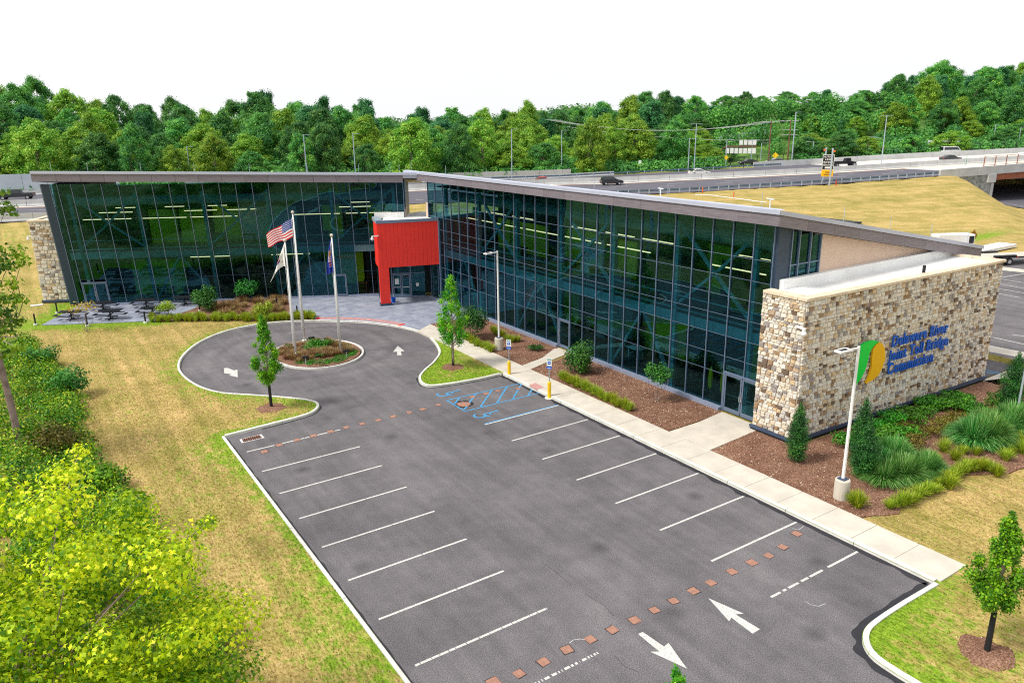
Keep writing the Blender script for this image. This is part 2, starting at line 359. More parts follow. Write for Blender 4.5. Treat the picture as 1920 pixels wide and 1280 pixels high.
def cat_rom(pts, n=6, closed=False):
    P = [Vector(p) for p in pts]; out = []; m = len(P)
    for i in range(m if closed else m-1):
        p0 = P[(i-1) % m] if closed else P[max(i-1, 0)]; p1 = P[i]; p2 = P[(i+1) % m]; p3 = P[(i+2) % m] if closed else P[min(i+2, m-1)]
        for k in range(n):
            t = k/n; out.append(.5*((2*p1)+(p2-p0)*t+(2*p0-5*p1+4*p2-p3)*t*t+(3*p1-p0-3*p2+p3)*t**3))
    if not closed: out.append(P[-1])
    return out
def leafmesh(name, P, Nn, L, Wd, tint, mat, fold=.25, up=None, lobes=False):
    """n leaves: positions P, normals Nn, length L, width Wd; each a folded leaf of two (or, lobed, four) faces"""
    n = len(P); Nn = Nn/np.linalg.norm(Nn, axis=1, keepdims=True)
    r = rng.normal(size=(n, 3)) if up is None else up+rng.normal(size=(n, 3))*.35
    A = r-(r*Nn).sum(1, keepdims=True)*Nn; A /= np.linalg.norm(A, axis=1, keepdims=True)+1e-9
    B = np.cross(Nn, A); L = np.broadcast_to(L, (n,))[:, None]; Wd = np.broadcast_to(Wd, (n,))[:, None]
    if lobes:
        V = np.stack([P-A*L*.45, P-A*L*.1+B*Wd*.5-Nn*L*fold*.5, P+B*Wd*.16+A*L*.08, P+A*L*.55-Nn*L*fold*.6, P-B*Wd*.16+A*L*.08, P-A*L*.1-B*Wd*.5-Nn*L*fold*.5], 1)
        F = np.array([[0, 1, 2], [0, 2, 4], [2, 3, 4], [0, 4, 5]]); k = 6
    else:
        V = np.stack([P-A*L*.5, P+B*Wd*.5-Nn*Wd*fold, P+A*L*.5-Nn*L*fold*.4, P-B*Wd*.5-Nn*Wd*fold], 1)
        F = np.array([[0, 1, 2], [0, 2, 3]]); k = 4
    V = V.reshape(-1, 3); F = (F[None]+np.arange(n)[:, None, None]*k).reshape(-1, 3)
    me = bpy.data.meshes.new(name); me.vertices.add(len(V)); me.vertices.foreach_set('co', V.astype(np.float32).ravel())
    me.loops.add(len(F)*3); me.loops.foreach_set('vertex_index', F.astype(np.int32).ravel())
    me.polygons.add(len(F)); me.polygons.foreach_set('loop_start', np.arange(0, len(F)*3, 3, dtype=np.int32))
    me.update(calc_edges=True)
    a = me.attributes.new('tint', 'FLOAT', 'POINT'); a.data.foreach_set('value', np.repeat(np.clip(tint, 0, 1), k).astype(np.float32))
    me.materials.append(MT[mat]); return me
def fib(n):
    i = np.arange(n)+.5; z = 1-2*i/n; a = i*2.39996; r = np.sqrt(1-z*z); return np.stack([r*np.cos(a), r*np.sin(a), z], 1)
def crown(name, lobes, per, L, mat, W=.8, shell=.35, lobed=False, tvar=.25, fold=.25, jit=.0):
    """lobes: (centre, radius); leaves fill the outer part of every lobe"""
    Ps = []; Ns = []; Ts = []
    for c, r in lobes:
        rr = np.array(r if hasattr(r, '__len__') else (r, r, r*.8)); n = max(8, int(per*np.mean(rr)**2))
        d = fib(n)+rng.normal(size=(n, 3))*.25; d /= np.linalg.norm(d, axis=1, keepdims=True)
        q = 1-shell*rng.random((n, 1))**1.3
        Ps.append(np.array(c)+d*q*rr*(1+jit*np.abs(rng.normal(size=(n, 1))))+rng.normal(size=(n, 3))*rr*jit*.35); Ns.append(d+rng.normal(size=(n, 3))*.45+np.array([0, 0, .45])); Ts.append(np.clip(rng.random()*.55+.2+rng.normal(size=n)*tvar*.6, 0, 1))
    P = np.concatenate(Ps); l = L*(.7+.6*rng.random(len(P)))
    return leafmesh(name, P, np.concatenate(Ns), l, l*W, np.concatenate(Ts), mat, fold, lobes=lobed)

# ------------------------------------------------------------------ highway lines (world metres)
def dense(pts):
    q = cat_rom([(x, y, 0) for x, y in pts], 8); return np.array([p.x for p in q]), np.array([p.y for p in q])
EN = dense([(-190, 178), (-90, 141), (-9, 113), (40, 99), (92, 82.5), (104, 78.8), (117.4, 73), (132, 67.2), (147, 62), (165, 56), (200, 44), (300, 6)])
EB = dense([(-190, 205), (-90, 163), (-1.7, 135.8), (84, 113), (95, 108), (110.4, 100.6), (135, 87), (154.5, 78), (171, 70.8), (182, 65.5), (220, 50), (330, 8)])
EF = dense([(-190, 238), (-90, 194), (-4.4, 162), (93, 127), (118, 117), (135, 108.8), (153, 100), (168.6, 93.2), (182, 87), (200, 78), (240, 60), (350, 16)])
def eN(x): return float(np.interp(x, *EN))
def eB(x): return float(np.interp(x, *EB))
def eF(x): return float(np.interp(x, *EF))
def eZ(x): return float(np.interp(x, [100, 118, 135, 153, 168, 182, 200, 240, 300], [3, 3.5, 4.05, 4.65, 5.2, 5.67, 6.2, 7.2, 8.2]))
def sm(t): t = min(1, max(0, t)); return t*t*(3-2*t)
def ground(x, y):
    n = eN(x); z = eZ(x)-.12
    if y < n+1.2:
        d = (n+1.2-y)*.93-1.6
        h = z*(1-sm(d/(48 if x < 120 else 48)))
        u = sm((x-148.5+(n-y)*.9)/12.5)            # the embankment falls away to the road under the bridge
        h = h*(1-u)-1.3*u
        if y > n-.2 and x > 158: h = -1.5
        return h+.10*math.sin(x*.11+y*.05)*sm(d/10)*sm((y-60)/20)
    if y < eF(x)-1: return (z-.35) if x < 157 or x > 205 else -1.5
    d = (y-eF(x))*.88
    hl = 10*sm((d-8)/60)*sm((70-x)/100)
    hr = (9.5*sm((d-10)/52)+4*sm((d-65)/40)*sm((x-190)/40))*sm((x-135)/70)
    far = 1-sm((d-100)/90)
    return z-.1+(hl+hr)*far
def mesh_tris(name, V, F, mat, kind='structure', tint=None, parent=None, smooth=True):
    me = bpy.data.meshes.new(name); me.from_pydata(V, [], F); me.materials.append(MT[mat])
    if smooth: me.polygons.foreach_set('use_smooth', [True]*len(me.polygons))
    if tint is not None: a = me.attributes.new('tint', 'FLOAT', 'POINT'); a.data.foreach_set('value', tint)
    o = link(name, me, parent)
    if kind: o['kind'] = kind
    return o
# ------------------------------------------------------------------ outline of the asphalt (inner face of the kerb)
LOOP_R = [(17.34,21.75), (15.58,21.7), (13.39,22.01), (12.28,22.43), (12.09,23.31), (12.58,24.51), (13.52,25.58), (14.85,26.79), (16.35,28.8), (17.5, 32.4), (17.55, 34.4), (16.75, 37.1), (15.09, 39.79), (12.3, 42.4), (10.0, 43.75), (7.48, 44.25), (4.9, 43.6), (2.6, 41.6), (0.87, 38.7), (0.05, 36), (-.05, 33.5), (.35, 30.9), (1.22, 28.9), (2.81, 27.2), (4.05, 25.9), (5.07, 24.65), (5.47, 23.73), (5.25, 22.9), (4.6, 22.25), (3.6, 22.0)]
lp = [Vector((x, y, 0)) for x, y in LOOP_R]
curve = cat_rom(lp, 5)
LOT = [(-.4, -22), (-.4, 21.68), (1.6, 21.85)]+[(p.x, p.y) for p in reversed(curve)]+[(17.35, 21.8), (17.35, -6.75)]
corner = cat_rom([(15.4, -6.72, 0), (13.9, -6.74, 0), (12.95, -6.85, 0), (12.3, -7.2, 0), (11.9, -7.75, 0), (11.79, -8.5, 0), (11.79, -9.6, 0), (11.79, -14, 0)], 5)
LOT += [(p.x, p.y) for p in corner]+[(11.79, -22)]
ISL = [(p.x, p.y) for p in cat_rom([(6.2, 35.0, 0), (7.2, 36.45, 0), (8.7, 36.95, 0), (10.3, 36.5, 0), (11.5, 35.3, 0), (11.98, 33.6, 0), (11.7, 31.9, 0), (10.7, 30.55, 0), (9.2, 29.9, 0), (7.7, 30.2, 0), (6.5, 31.5, 0), (6.0, 33.4, 0)], 5, True)]
def inpoly(x, y, poly):
    c = False; j = len(poly)-1
    for i in range(len(poly)):
        xi, yi = poly[i]; xj, yj = poly[j]
        if (yi > y) != (yj > y) and x < (xj-xi)*(y-yi)/(yj-yi)+xi: c = not c
        j = i
    return c
def dpoly(x, y, A):
    """distance from a point to a polyline given as an array"""
    a = A[:-1]; b = A[1:]; d = b-a; t = np.clip(((np.array([x, y])-a)*d).sum(1)/((d*d).sum(1)+1e-9), 0, 1)
    q = a+d*t[:, None]-np.array([x, y]); return float(np.sqrt((q*q).sum(1).min()))
LOTA = np.array(LOT+[LOT[0]]); 
MULCH_L = [(0.77,50.5), (2.9, 51.9), (4.6, 53.3), (6.2, 55.7), (9.2, 55.0), (12.75, 52.4), (12.2, 49.2), (10.9, 46.2), (12.3, 43.0), (10.0, 44.1), (8.2, 45.3), (6.6, 46.8), (4.6, 48.3), (2.6, 49.4)]
MULCH_R = [(19.25, 5.5), (23.4, 5.9), (23.4, 3.4), (41.2, 2.8), (42.4, 2.4), (42, -2.9), (31, -4.3), (28.6, -4.2), (26.9, -3.1), (24.2, -2.2), (22.2, -2.9), (20.9, -3.3), (19.25, -2.6)]
PATIO = [(-7.3, 54.9), (.8, 50.6), (2.9, 51.9), (4.6, 53.3), (6.2, 55.9), (-3.9, 61.35)]
PLAZA = [(12.2, 42.75), (10.9, 46.2), (12.2, 49.2), (12.75, 52.6), (22.6, 47.45), (24, 46.6), (24, 35.7), (19.3, 35.7), (17.8, 34.6), (16.9, 37.2), (15.2, 39.95)]
PA = np.array(PATIO+[PATIO[0]])
def green(x, y):
    d = dpoly(x, y, LOTA); g = .50*math.exp(-(d/.95)**1.5)
    if 11.8 < x < 17.6 and 21.9 < y < 35: g += .42                                   # small lawn between the drive and the walk
    if 1 < x < 6.3 and 21 < y < 29: g += .12*sm((y-21)/4)
    if x > 11.5 and y < -5: g += .30*math.exp(-((x-13.4)/4)**2)
    if y > 45: g += .8*math.exp(-(dpoly(x, y, PA)/1.6)**2)+.25*math.exp(-((x+4)/7)**2-((y-60)/9)**2)
    if x < 0 and y < 22: g += .26*math.exp(-((x+1.7)/1.2)**2)*(.5+.5*math.sin(y*.4))
    if x < -2.5 and y < 20: g += .18*math.exp(-((x+4.6)/1.0)**2)
    if x > 60 and 30 < y < 55: g += .75*math.exp(-((y-(60-.28*x))/2.6)**2)*sm((x-66)/10)
    if x < 0 and 62 < y < 112: g += .10
    return g+.10+(.10*math.sin(x*2.1+y*.12) if x < 0 else 0)
bx0, bx1, by0, by1, st = -26, 46, -16, 72, .8
bound = [(bx0, by0), (bx1, by0), (bx1, by1), (bx0, by1)]
lot_in = [p for p in LOT if p[1] > by0]
i0 = min(range(len(LOT)), key=lambda i: 0 if LOT[i] == (-.4, -22) else 1)
lotc = [(-.4, -15.9)]+LOT[1:-2]+[(11.79, -14.5), (11.79, -15.9)]
pts = [Vector(p) for p in bound+lotc]; ne = len(lotc)
edges = [(0, 1), (1, 2), (2, 3), (3, 0)]+[(4+i, 4+(i+1) % ne) for i in range(ne)]
LA = np.array(lotc+[lotc[0]])
for i in range(1, int((bx1-bx0)/st)):
    for j in range(1, int((by1-by0)/st)):
        x = bx0+i*st+rnd.uniform(-.25, .25); y = by0+j*st+rnd.uniform(-.25, .25)
        if not inpoly(x, y, lotc) and (abs(x-8) > 11 or dpoly(x, y, LA) > .25): pts.append(Vector((x, y)))
vv, ee, ff, *_ = delaunay_2d_cdt(pts, edges, [], 0, 1e-4)
F = []
for f in ff:
    cx = sum(vv[i].x for i in f)/len(f); cy = sum(vv[i].y for i in f)/len(f)
    if not inpoly(cx, cy, lotc): F.append(tuple(f))
V = [(p.x, p.y, .10+ground(p.x, p.y)) for p in vv]
mesh_tris('lawn', V, F, 'lawn', tint=[green(p.x, p.y) for p in vv])
# far ground: one sheet out to the horizon, hidden just under the near lawn where they overlap
xs = list(np.concatenate([np.arange(-900, -200, 50), np.arange(-200, 360, 4), np.arange(360, 1500, 60)])); ys = list(np.concatenate([np.arange(-300, -20, 40), np.arange(-20, 150, 2.0), np.arange(150, 300, 4), np.arange(300, 1800, 60)]))
V = []; F = []; Tn = []
for y in ys:
    for x in xs:
        V.append((x, y, (-.35 if (bx0+5 < x < bx1-5 and y < by1-3) else .06)+ground(x, y))); Tn.append(green(x, y)+(.4 if y > eF(x)+3 else 0))
nx = len(xs)
for j in range(len(ys)-1):
    for i in range(nx-1): F.append((j*nx+i, j*nx+i+1, (j+1)*nx+i+1, (j+1)*nx+i))
og = mesh_tris('ground', V, F, 'lawn', tint=Tn); og.data.materials.append(MT['woodfloor'])
og.data.polygons.foreach_set('material_index', [1 if V[f[0]][1] > eF(V[f[0]][0])+5 or V[f[0]][1] > 250 else 0 for f in F])
# ------------------------------------------------------------------ parking lot
lot = empty('parking_lot', (8, 5, 0), kind='structure')
m = bmesh.new()
vs = [Vector(p) for p in LOT]; e2 = [(i, (i+1) % len(LOT)) for i in range(len(LOT))]
vv, ee, ff, *_ = delaunay_2d_cdt(vs, e2, [], 1, 1e-4)
me_f = [tuple(f) for f in ff]
mb = MB(); mb.add([(p.x, p.y, 0) for p in vv], me_f); mb.build('asphalt_surface', 'asphalt', lot)
def sheet(name, poly, z, mat, kind='structure', parent=None, edge=0, seed=1):
    P = []
    if edge:
        r = random.Random(seed)
        for i in range(len(poly)):
            a = Vector(poly[i]); b = Vector(poly[(i+1) % len(poly)]); n = max(1, int((b-a).length/.5))
            for k in range(n):
                p = a.lerp(b, k/n); P.append((p.x+r.uniform(-edge, edge), p.y+r.uniform(-edge, edge)))
    else: P = poly
    vs = [Vector(p) for p in P]; vv, ee, ff, *_ = delaunay_2d_cdt(vs, [(i, (i+1) % len(P)) for i in range(len(P))], [], 1, 1e-5)
    mb = MB(); mb.add([(p.x, p.y, z) for p in vv]+[(p.x, p.y, z-.3) for p in vv], [tuple(f) for f in ff]); n = len(vv)
    k = len(P)
    mb.add([(x, y, z) for x, y in P]+[(x, y, z-.3) for x, y in P], [(i, (i+1) % k, (i+1) % k+k, i+k) for i in range(k)])
    o = mb.build(name, mat, parent); 
    if kind: o['kind'] = kind
    return o
sheet('mulch_bed', MULCH_L, .15, 'mulch', edge=.06)
sheet('mulch_bed', MULCH_R, .15, 'mulch', edge=.06)
sheet('mulch_bed', [(19.3, 8.5), (23.75, 8.6), (23.75, 22.3), (19.3, 21.3)], .15, 'mulch')
sheet('mulch_bed', [(19.3, 22.3), (23.75, 23.9), (23.75, 35.7), (19.3, 35.7)], .15, 'mulch')
sheet('patio', PATIO, .16, 'plaza')
sheet('plaza', PLAZA, .162, 'plaza')
isl = empty('island_bed', (9, 33.4, 0), kind='structure')
sheet('island_soil', [(x*.97+.27, y*.97+1.0) for x, y in ISL], .16, 'mulch', None, isl)
# tree rings of mulch
def ring(x, y, r):
    mb = MB(); n = 26; R_ = [r*rnd.uniform(.85, 1.12) for _ in range(n)]
    g = .115+ground(x, y)
    mb.add([(x, y, g+.10)]+[(x+R_[i]*.55*math.cos(i*2*math.pi/n), y+R_[i]*.55*math.sin(i*2*math.pi/n), g+.05) for i in range(n)]+[(x+R_[i]*math.cos(i*2*math.pi/n), y+R_[i]*math.sin(i*2*math.pi/n), g-.04) for i in range(n)],
           [(0, 1+i, 1+(i+1) % n) for i in range(n)]+[(1+i, 1+n+i, 1+n+(i+1) % n, 1+(i+1) % n) for i in range(n)])
    mb.build('mulch_ring', 'mulch', smooth=True)['kind'] = 'structure'
for x, y, r in ((2.92, 24.45, .95), (15.35, 24.9, .9), (14.95, -9.66, .95)): ring(x, y, r)
# ------------------------------------------------------------------ kerbs: real stones of about three metres with open joints
def kerb(name, P, width=.17, top=.155, step=3.0, side=1, closed=False):
    root = empty(name, (P[0][0], P[0][1], 0), kind='structure'); P = [Vector((p[0], p[1], 0)) for p in P]
    if closed: P.append(P[0])
    L = [0]
    for a, b in zip(P, P[1:]): L.append(L[-1]+(b-a).length)
    tot = L[-1]; n = max(1, round(tot/step))
    def at(d):
        d = min(max(d, 0), tot-1e-6); i = max(k for k in range(len(L)) if L[k] <= d+1e-9); i = min(i, len(P)-2)
        t = (d-L[i])/max(1e-9, L[i+1]-L[i]); dr = (P[i+1]-P[i]).normalized(); return P[i].lerp(P[i+1], t), dr
    for k in range(n):
        a = tot*k/n+.012; b = tot*(k+1)/n-.012; ds = sorted({a, b} | {x for x in L if a < x < b}); vs = []; fs = []
        if len(ds) < 2: continue
        dz = rnd.uniform(-.006, .006)
        for q, d in enumerate(ds):
            p, dr = at(d)
            if 0 < q < len(ds)-1 and d in L:
                i = L.index(d); dr = ((P[i]-P[i-1]).normalized()+(P[min(i+1, len(P)-1)]-P[i]).normalized()).normalized() if i+1 < len(P) else dr
            nn = Vector((dr.y, -dr.x, 0))*side
            for off, z in ((0, -.05), (.02, top-.025+dz), (.045, top+dz), (width, top+dz), (width, -.05)):
                vs.append(p-nn*off+Vector((0, 0, z)))
        for q in range(len(ds)-1):
            for j in range(4): fs.append((q*5+j, (q+1)*5+j, (q+1)*5+j+1, q*5+j+1))
        fs.append((4, 3, 2, 1, 0)); fs.append(tuple((len(ds)-1)*5+j for j in range(5)))
        MB().add(vs, fs).build('kerb_stone', 'kerb', root)
kerb('kerb', [(-.4, -15.9), (-.4, 21.66)], side=1)
kerb('kerb', [(-.38, 21.68), (1.6, 21.85)]+[(p.x, p.y) for p in reversed(curve)]+[(17.3, 21.8)], side=1, top=.15, step=3.2)
kerb('kerb', [(17.35, 21.75), (17.35, -6.75)], side=1, step=3.05)
kerb('kerb', [(17.3, -6.75)]+[(p.x, p.y) for p in corner]+[(11.79, -16)], side=1, step=2.6, width=.2)
kerb('kerb', list(reversed(ISL)), side=-1, closed=True, step=3.0)
for o in COL.objects:
    pass
# ------------------------------------------------------------------ walk of concrete slabs
walk = empty('sidewalk', (18.4, 10, 0), kind='structure')
y = -6.9
while y < 34.6:
    y2 = min(y+1.76, 34.6); mb = MB()
    xl = 17.53
    mb.box(xl, 19.28, y+.008, y2-.008, -.1, .158+rnd.uniform(-.003, .003)); mb.build('slab', 'conc', walk, bevel=.008); y = y2
for q in ([(19.3, 5.55), (21.5, 5.72), (21.5, 8.42), (19.3, 8.4)], [(21.52, 5.72), (23.72, 5.9), (23.72, 8.7), (21.52, 8.42)],
          [(19.3, 21.3), (21.4, 22.0), (21.4, 22.9), (19.3, 22.28)], [(21.42, 22.0), (23.74, 22.75), (23.74, 24.1), (23.3, 24.1), (21.42, 22.9)],
          [(17.8, 34.62), (19.3, 34.62), (19.3, 35.7), (17.85, 35.2)]):
    MB().prism(q, -.1, .16).build('slab', 'conc', walk, bevel=.008)
MB().prism([(17.38,18.72), (17.34,17.79), (17.91,17.86), (17.97,18.86)], .12, .168).build('warning_pad', 'pink', walk)
MB().box(40.9, 46, 2.0, 3.0, -.1, .15).build('slab', 'conc', walk)
MB().box(42.5, 44.3, -1.5, 3.0, -.1, .153).build('slab', 'conc', walk)
# red-painted drop edge of the plaza
redge = empty('red_kerb_edge', (15, 39.5, 0), kind='structure')
arc = [p for p in cat_rom([(12.0, 42.75, 0), (13.6, 41.6, 0), (15.2, 39.95, 0), (16.3, 38.2, 0), (16.85, 36.6, 0)], 4)]
for i in range(0, len(arc)-1):
    a, b = arc[i], arc[i+1]; d = (b-a).normalized(); n = Vector((-d.y, d.x, 0))*-1
    if n.dot(Vector((8.7, 35.5, 0))-a) > 0: n = -n
    solid = i < 1 or i >= len(arc)-2
    MB().prism([(a+d*.02+n*.18).to_2d()[:], (b-d*.02+n*.18).to_2d()[:], (b-d*.02+n*.85).to_2d()[:], (a+d*.02+n*.85).to_2d()[:]], .1, .17).build('red_paving', 'redpaint' if solid else 'pink', redge)
# ------------------------------------------------------------------ paint, patches and pavers on the asphalt
def strip(name, a, b, w_, mat, z=.004, parent=lot, parts=None):
    a = Vector((*a[:2], 0)); b = Vector((*b[:2], 0)); d = (b-a); L = d.length; d /= L; n = Vector((-d.y, d.x, 0))*w_/2; mb = MB()
    for t0, t1 in (parts or [(0, 1)]):
        p = a+d*L*t0; q = a+d*L*t1; mb.add([(*(p-n)[:2], z), (*(q-n)[:2], z), (*(q+n)[:2], z), (*(p+n)[:2], z)], [(0, 1, 2, 3)])
    return mb.build(name, mat, parent)
def poly(name, P, mat, z=.004, parent=lot): 
    vs = [Vector(p) for p in P]; vv, ee, ff, *_ = delaunay_2d_cdt(vs, [(i, (i+1) % len(P)) for i in range(len(P))], [], 1, 1e-5)
    return MB().add([(p.x, p.y, z) for p in vv], [tuple(f) for f in ff]).build(name, mat, parent)
def dashes(n, gap=.02, lo=.012):
    out = []; x = 0
    while x < 1:
        l = rnd.uniform(.5, 1.5)/n; out.append((x, min(1, x+l-gap*rnd.uniform(.5, 1)))); x += l
    return out
for j in range(-1, 8):
    strip('stall_line', (.08, j*2.743), (5.12, j*2.743), .10, 'line', parts=[(0, .6), (.606, 1)] if j > 0 else dashes(14 if j == 0 else 26, .006 if j == 0 else .020))
for j in range(0, 7):
    strip('stall_line', (11.96, -3.95+j*2.743), (17.2, -3.95+j*2.743), .10, 'line', parts=[(0, .5), (.503, 1)] if j else [q for q in dashes(9, .03) if q[1] < .60]+[(.62, 1)])
y7 = -3.95+7*2.743
strip('stall_line', (11.96, y7-.05), (17.2, y7-.05), .09, 'line'); strip('stall_line', (11.96, y7+.05), (17.2, y7+.05), .09, 'blueline')
z8 = lambda a, b: None
HP = [(12.06,19.76),(17.37,19.71),(12.07,17.56),(17.44,17.56)]
for a, b in ((0, 1), (0, 2), (2, 3)): strip('hatch_line', HP[a], HP[b], .10, 'blueline', .008)
for q in [((12.94,19.74),(12.17,18.97)),((14.11,19.73),(12.2,17.86)),((15.28,19.74),(13.18,17.67)),((16.36,19.69),(14.3,17.64)),((17.37,19.56),(15.43,17.63)),((17.42,18.42),(16.53,17.59))]:
    strip('hatch_line', q[0], q[1], .11, 'blueline', .006)
def access(o):
    zz = [.005]
    U = Vector((1, -.03, 0)); W = Vector((.03, 1, 0)); mb = MB()
    def P(x, y): v = Vector(o)+U*x+W*y; return (v.x, v.y)
    def pl(pts):
        for a, b in zip(pts, pts[1:]):
            a = Vector((*P(*a), 0)); b = Vector((*P(*b), 0)); d = (b-a).normalized(); n = Vector((-d.y, d.x, 0))*.06; a = a-d*.02; b = b+d*.02
            zz[0] += .0007; z_ = zz[0]; mb.add([(*(a-n)[:2], z_), (*(b-n)[:2], z_), (*(b+n)[:2], z_), (*(a+n)[:2], z_)], [(0, 1, 2, 3)])
    pl([(.02+.36*math.cos(t), -.02+.34*math.sin(t)) for t in [math.pi*(.62+k*.11) for k in range(12)]])
    pl([(1.05, .02), (.28, 0), (.18, -.3), (.42, -.42)]); pl([(.62, 0), (.62, -.22)])
    n = 12; mb.add([(*P(1.16+.1*math.cos(i*2*math.pi/n), .02+.1*math.sin(i*2*math.pi/n)), .018) for i in range(n)], [tuple(range(n))])
    mb.build('wheelchair_symbol', 'blueline', lot)
access((*(12.43,16.54), 0)); access((*(12.36,20.84), 0))
f6 = 0
def arrow(P):
    poly('painted_arrow', P, 'line')
arrow([(6.78,-2.79),(6.98,-2.79),(7.04,-3.71),(7.29,-3.66),(6.9,-4.83),(6.51,-3.64),(6.75,-3.79)])
arrow([(10.12,-2.74),(10.45,-4.02),(10.19,-3.89),(10.24,-4.87),(9.86,-4.88),(9.94,-3.93),(9.73,-4.02)])
arrow([(14.64,32.05),(14.45,30.5),(14.2,30.6),(13.85,29.71),(13.57,29.87),(13.94,30.69),(13.68,30.8)])
arrow([(2.54,34.21),(2.76,34.12),(2.98,33.27),(3.22,33.33),(2.81,31.65),(2.44,32.39),(2.64,32.54),(2.28,33.06)])
for x, y in [(1.7,-1.98),(2.54,-2.11),(3.46,-2.11),(4.4,-2.07),(5.33,-2.11),(6.23,-2.15),(7.17,-2.19),(8.1,-2.17),(9.01,-2.17),(10.01,-2.15),(10.89,-2.16),(12.07,-2.12),(13.15,-2.14),(14.05,-2.19),(15.0,-2.11),(16.29,-1.79)]+[(0.83,18.7),(1.71,19.1),(2.7,19.19),(3.62,19.24),(4.58,19.24),(5.5,19.3),(6.42,19.28),(7.38,19.25),(8.31,19.28),(9.33,19.29),(10.21,19.3),(11.28,19.4)]+[(13.62,19.38),(14.59,19.37),(15.48,19.38),(16.72,18.95),(17.42,21.85)]:
    s = .165*rnd.uniform(.9, 1.1); a = rnd.uniform(-.12, .12); c, d = s*math.cos(a), s*math.sin(a)
    Q = [(x-c+d, y-d-c), (x+c+d, y+d-c), (x+c-d, y+d+c), (x-c-d, y-d+c)]
    poly('paver_surround', [(x+(px-x)*1.12+rnd.uniform(-.02, .02), y+(py-y)*1.12+rnd.uniform(-.02, .02)) for px, py in Q], 'tar', .004)
    MB().prism(Q, -.02, .009).build('paver', 'brick', lot)
cx, cy = (12.57,18.61)
poly('patch', [(cx+.62*math.cos(t)*rnd.uniform(.85, 1.1), cy+.62*math.sin(t)*rnd.uniform(.85, 1.1)) for t in np.linspace(0, 6.1, 16)], 'tar', .0055)
poly('patch', [(cx+.42*math.cos(t)*rnd.uniform(.8, 1.1), cy+.42*math.sin(t)*rnd.uniform(.8, 1.1)) for t in np.linspace(0, 6.1, 16)], 'brick', .0095)
def tarband(P, w0, side, name='tar_band'):
    P = [Vector((*p[:2], 0)) for p in P]; out = []
    dn = []
    for a, b in zip(P, P[1:]):
        n = max(1, int((b-a).length/.25)); dn += [a.lerp(b, k/n) for k in range(n)]
    dn.append(P[-1]); A = []; B = []
    for i, p in enumerate(dn):
        d = (dn[min(i+1, len(dn)-1)]-dn[max(i-1, 0)]).normalized(); n = Vector((d.y, -d.x, 0))*side
        ww = w0*(.75+.5*noise.noise(Vector((i*.35, side*7, 3))))+.04*noise.noise(Vector((i*1.9, 0, 0)))
        A.append(p); B.append(p+n*max(.05, ww))
    n = len(A); MB().add([(*p[:2], .0045) for p in A]+[(*p[:2], .0045) for p in B], [(i, i+1, n+i+1, n+i) for i in range(n-1)]).build(name, 'tar', lot)
tarband([(17.34, 21.6), (17.34, -6.6)], .34, 1)
tarband([(17.2, -6.77)]+[(p.x, p.y) for p in corner], .36, 1)
tarband([(-.39, 21.6), (-.39, -16)], .13, -1)
tarband([(1.6, 21.83)]+[(p.x, p.y) for p in reversed(curve)][:14], .14, 1)
tarband([(p.x, p.y) for p in curve][:26]+[], .15, -1)
# scuffs and cracks
for P in [[(6.64,2.49),(6.68,1.68),(6.65,0.58)],[(6.73,-0.11),(6.86,-1.02),(6.75,-1.6)],[(5.47,-3.13),(5.39,-3.67),(5.58,-4.11)]]:
    for a, b in zip(P, P[1:]): strip('crack', a, b, .012, 'tar', .005)
for P in [[(12.73,-4.78),(12.73,-5.0),(12.88,-5.21),(13.2,-5.25)],[(4.65,-1.87),(4.86,-1.82),(5.07,-1.91),(5.21,-2.06)],[(16.5,-1.43),(16.59,-1.65),(17.01,-1.59)]]:
    for a, b in zip(P, P[1:]): strip('scuff_mark', a, b, .025, 'conc2', .005)
# drain at the far left corner
dr = empty('storm_drain', (*(0.71,20.81), 0), 'rusty storm drain grate set in the asphalt at the far left corner of the lot', 'drain')
Q = [(0.19,21.03),(1.35,21.07),(1.36,20.49),(0.16,20.48)]
MB().prism(Q, -.1, .012).build('concrete_collar', 'kerb', dr)
cc = Vector((sum(p[0] for p in Q)/4, sum(p[1] for p in Q)/4)); Qi = [tuple(cc+(Vector(p)-cc)*.82) for p in Q]
MB().prism(Qi, -.05, .014).build('pit_shade', 'black', dr)  # solid black block, painted stand-in for the shaded hollow below the grate
for k in range(9):
    t = (k+.5)/9; a = Vector(Qi[0]).lerp(Vector(Qi[1]), t); b = Vector(Qi[3]).lerp(Vector(Qi[2]), t); MB().bar((*a, .02), (*b, .02), .03, .02).build('grate_bar', 'rust', dr)
# ------------------------------------------------------------------ back lot on the right
back = empty('back_parking_lot', (60, 10, 0), kind='structure')
mb = MB(); P = [(41.6, 3.1), (44.4, 3.1), (44.4, -6), (120, -6), (120, 16), (84, 24.8), (60, 31), (44.5, 31), (44.5, 48), (41.6, 48)]
poly('asphalt_surface', P, 'asphalt', .145, back)
for q in [((74.0,17.14),(73.9,14.94)),((71.46,16.16),(71.33,13.82)),((69.17,15.15),(69.14,12.86)),((67.0,14.19),(66.8,12.16)),((74.91,17.45),(78.67,17.02)),((51.56,7.32),(51.44,5.16)),((53.45,6.84),(53.67,6.13))]:
    strip('stall_line', q[0], q[1], .11, 'line', .15, back)
for q in [[(49.18,6.64),(49.36,4.25),(47.92,3.63),(47.51,5.91)],[(78.81,19.46),(79.27,17.28),(81.11,18.08),(80.94,20.12)]]:
    poly('chip_strip', q, 'conc', .151, back)
for q in [((43.1,4.13),(43.65,1.77)),((42.54,3.86),(43.56,2.35))]:
    strip('hatch_line', q[0], q[1], .12, 'blueline', .15, back)
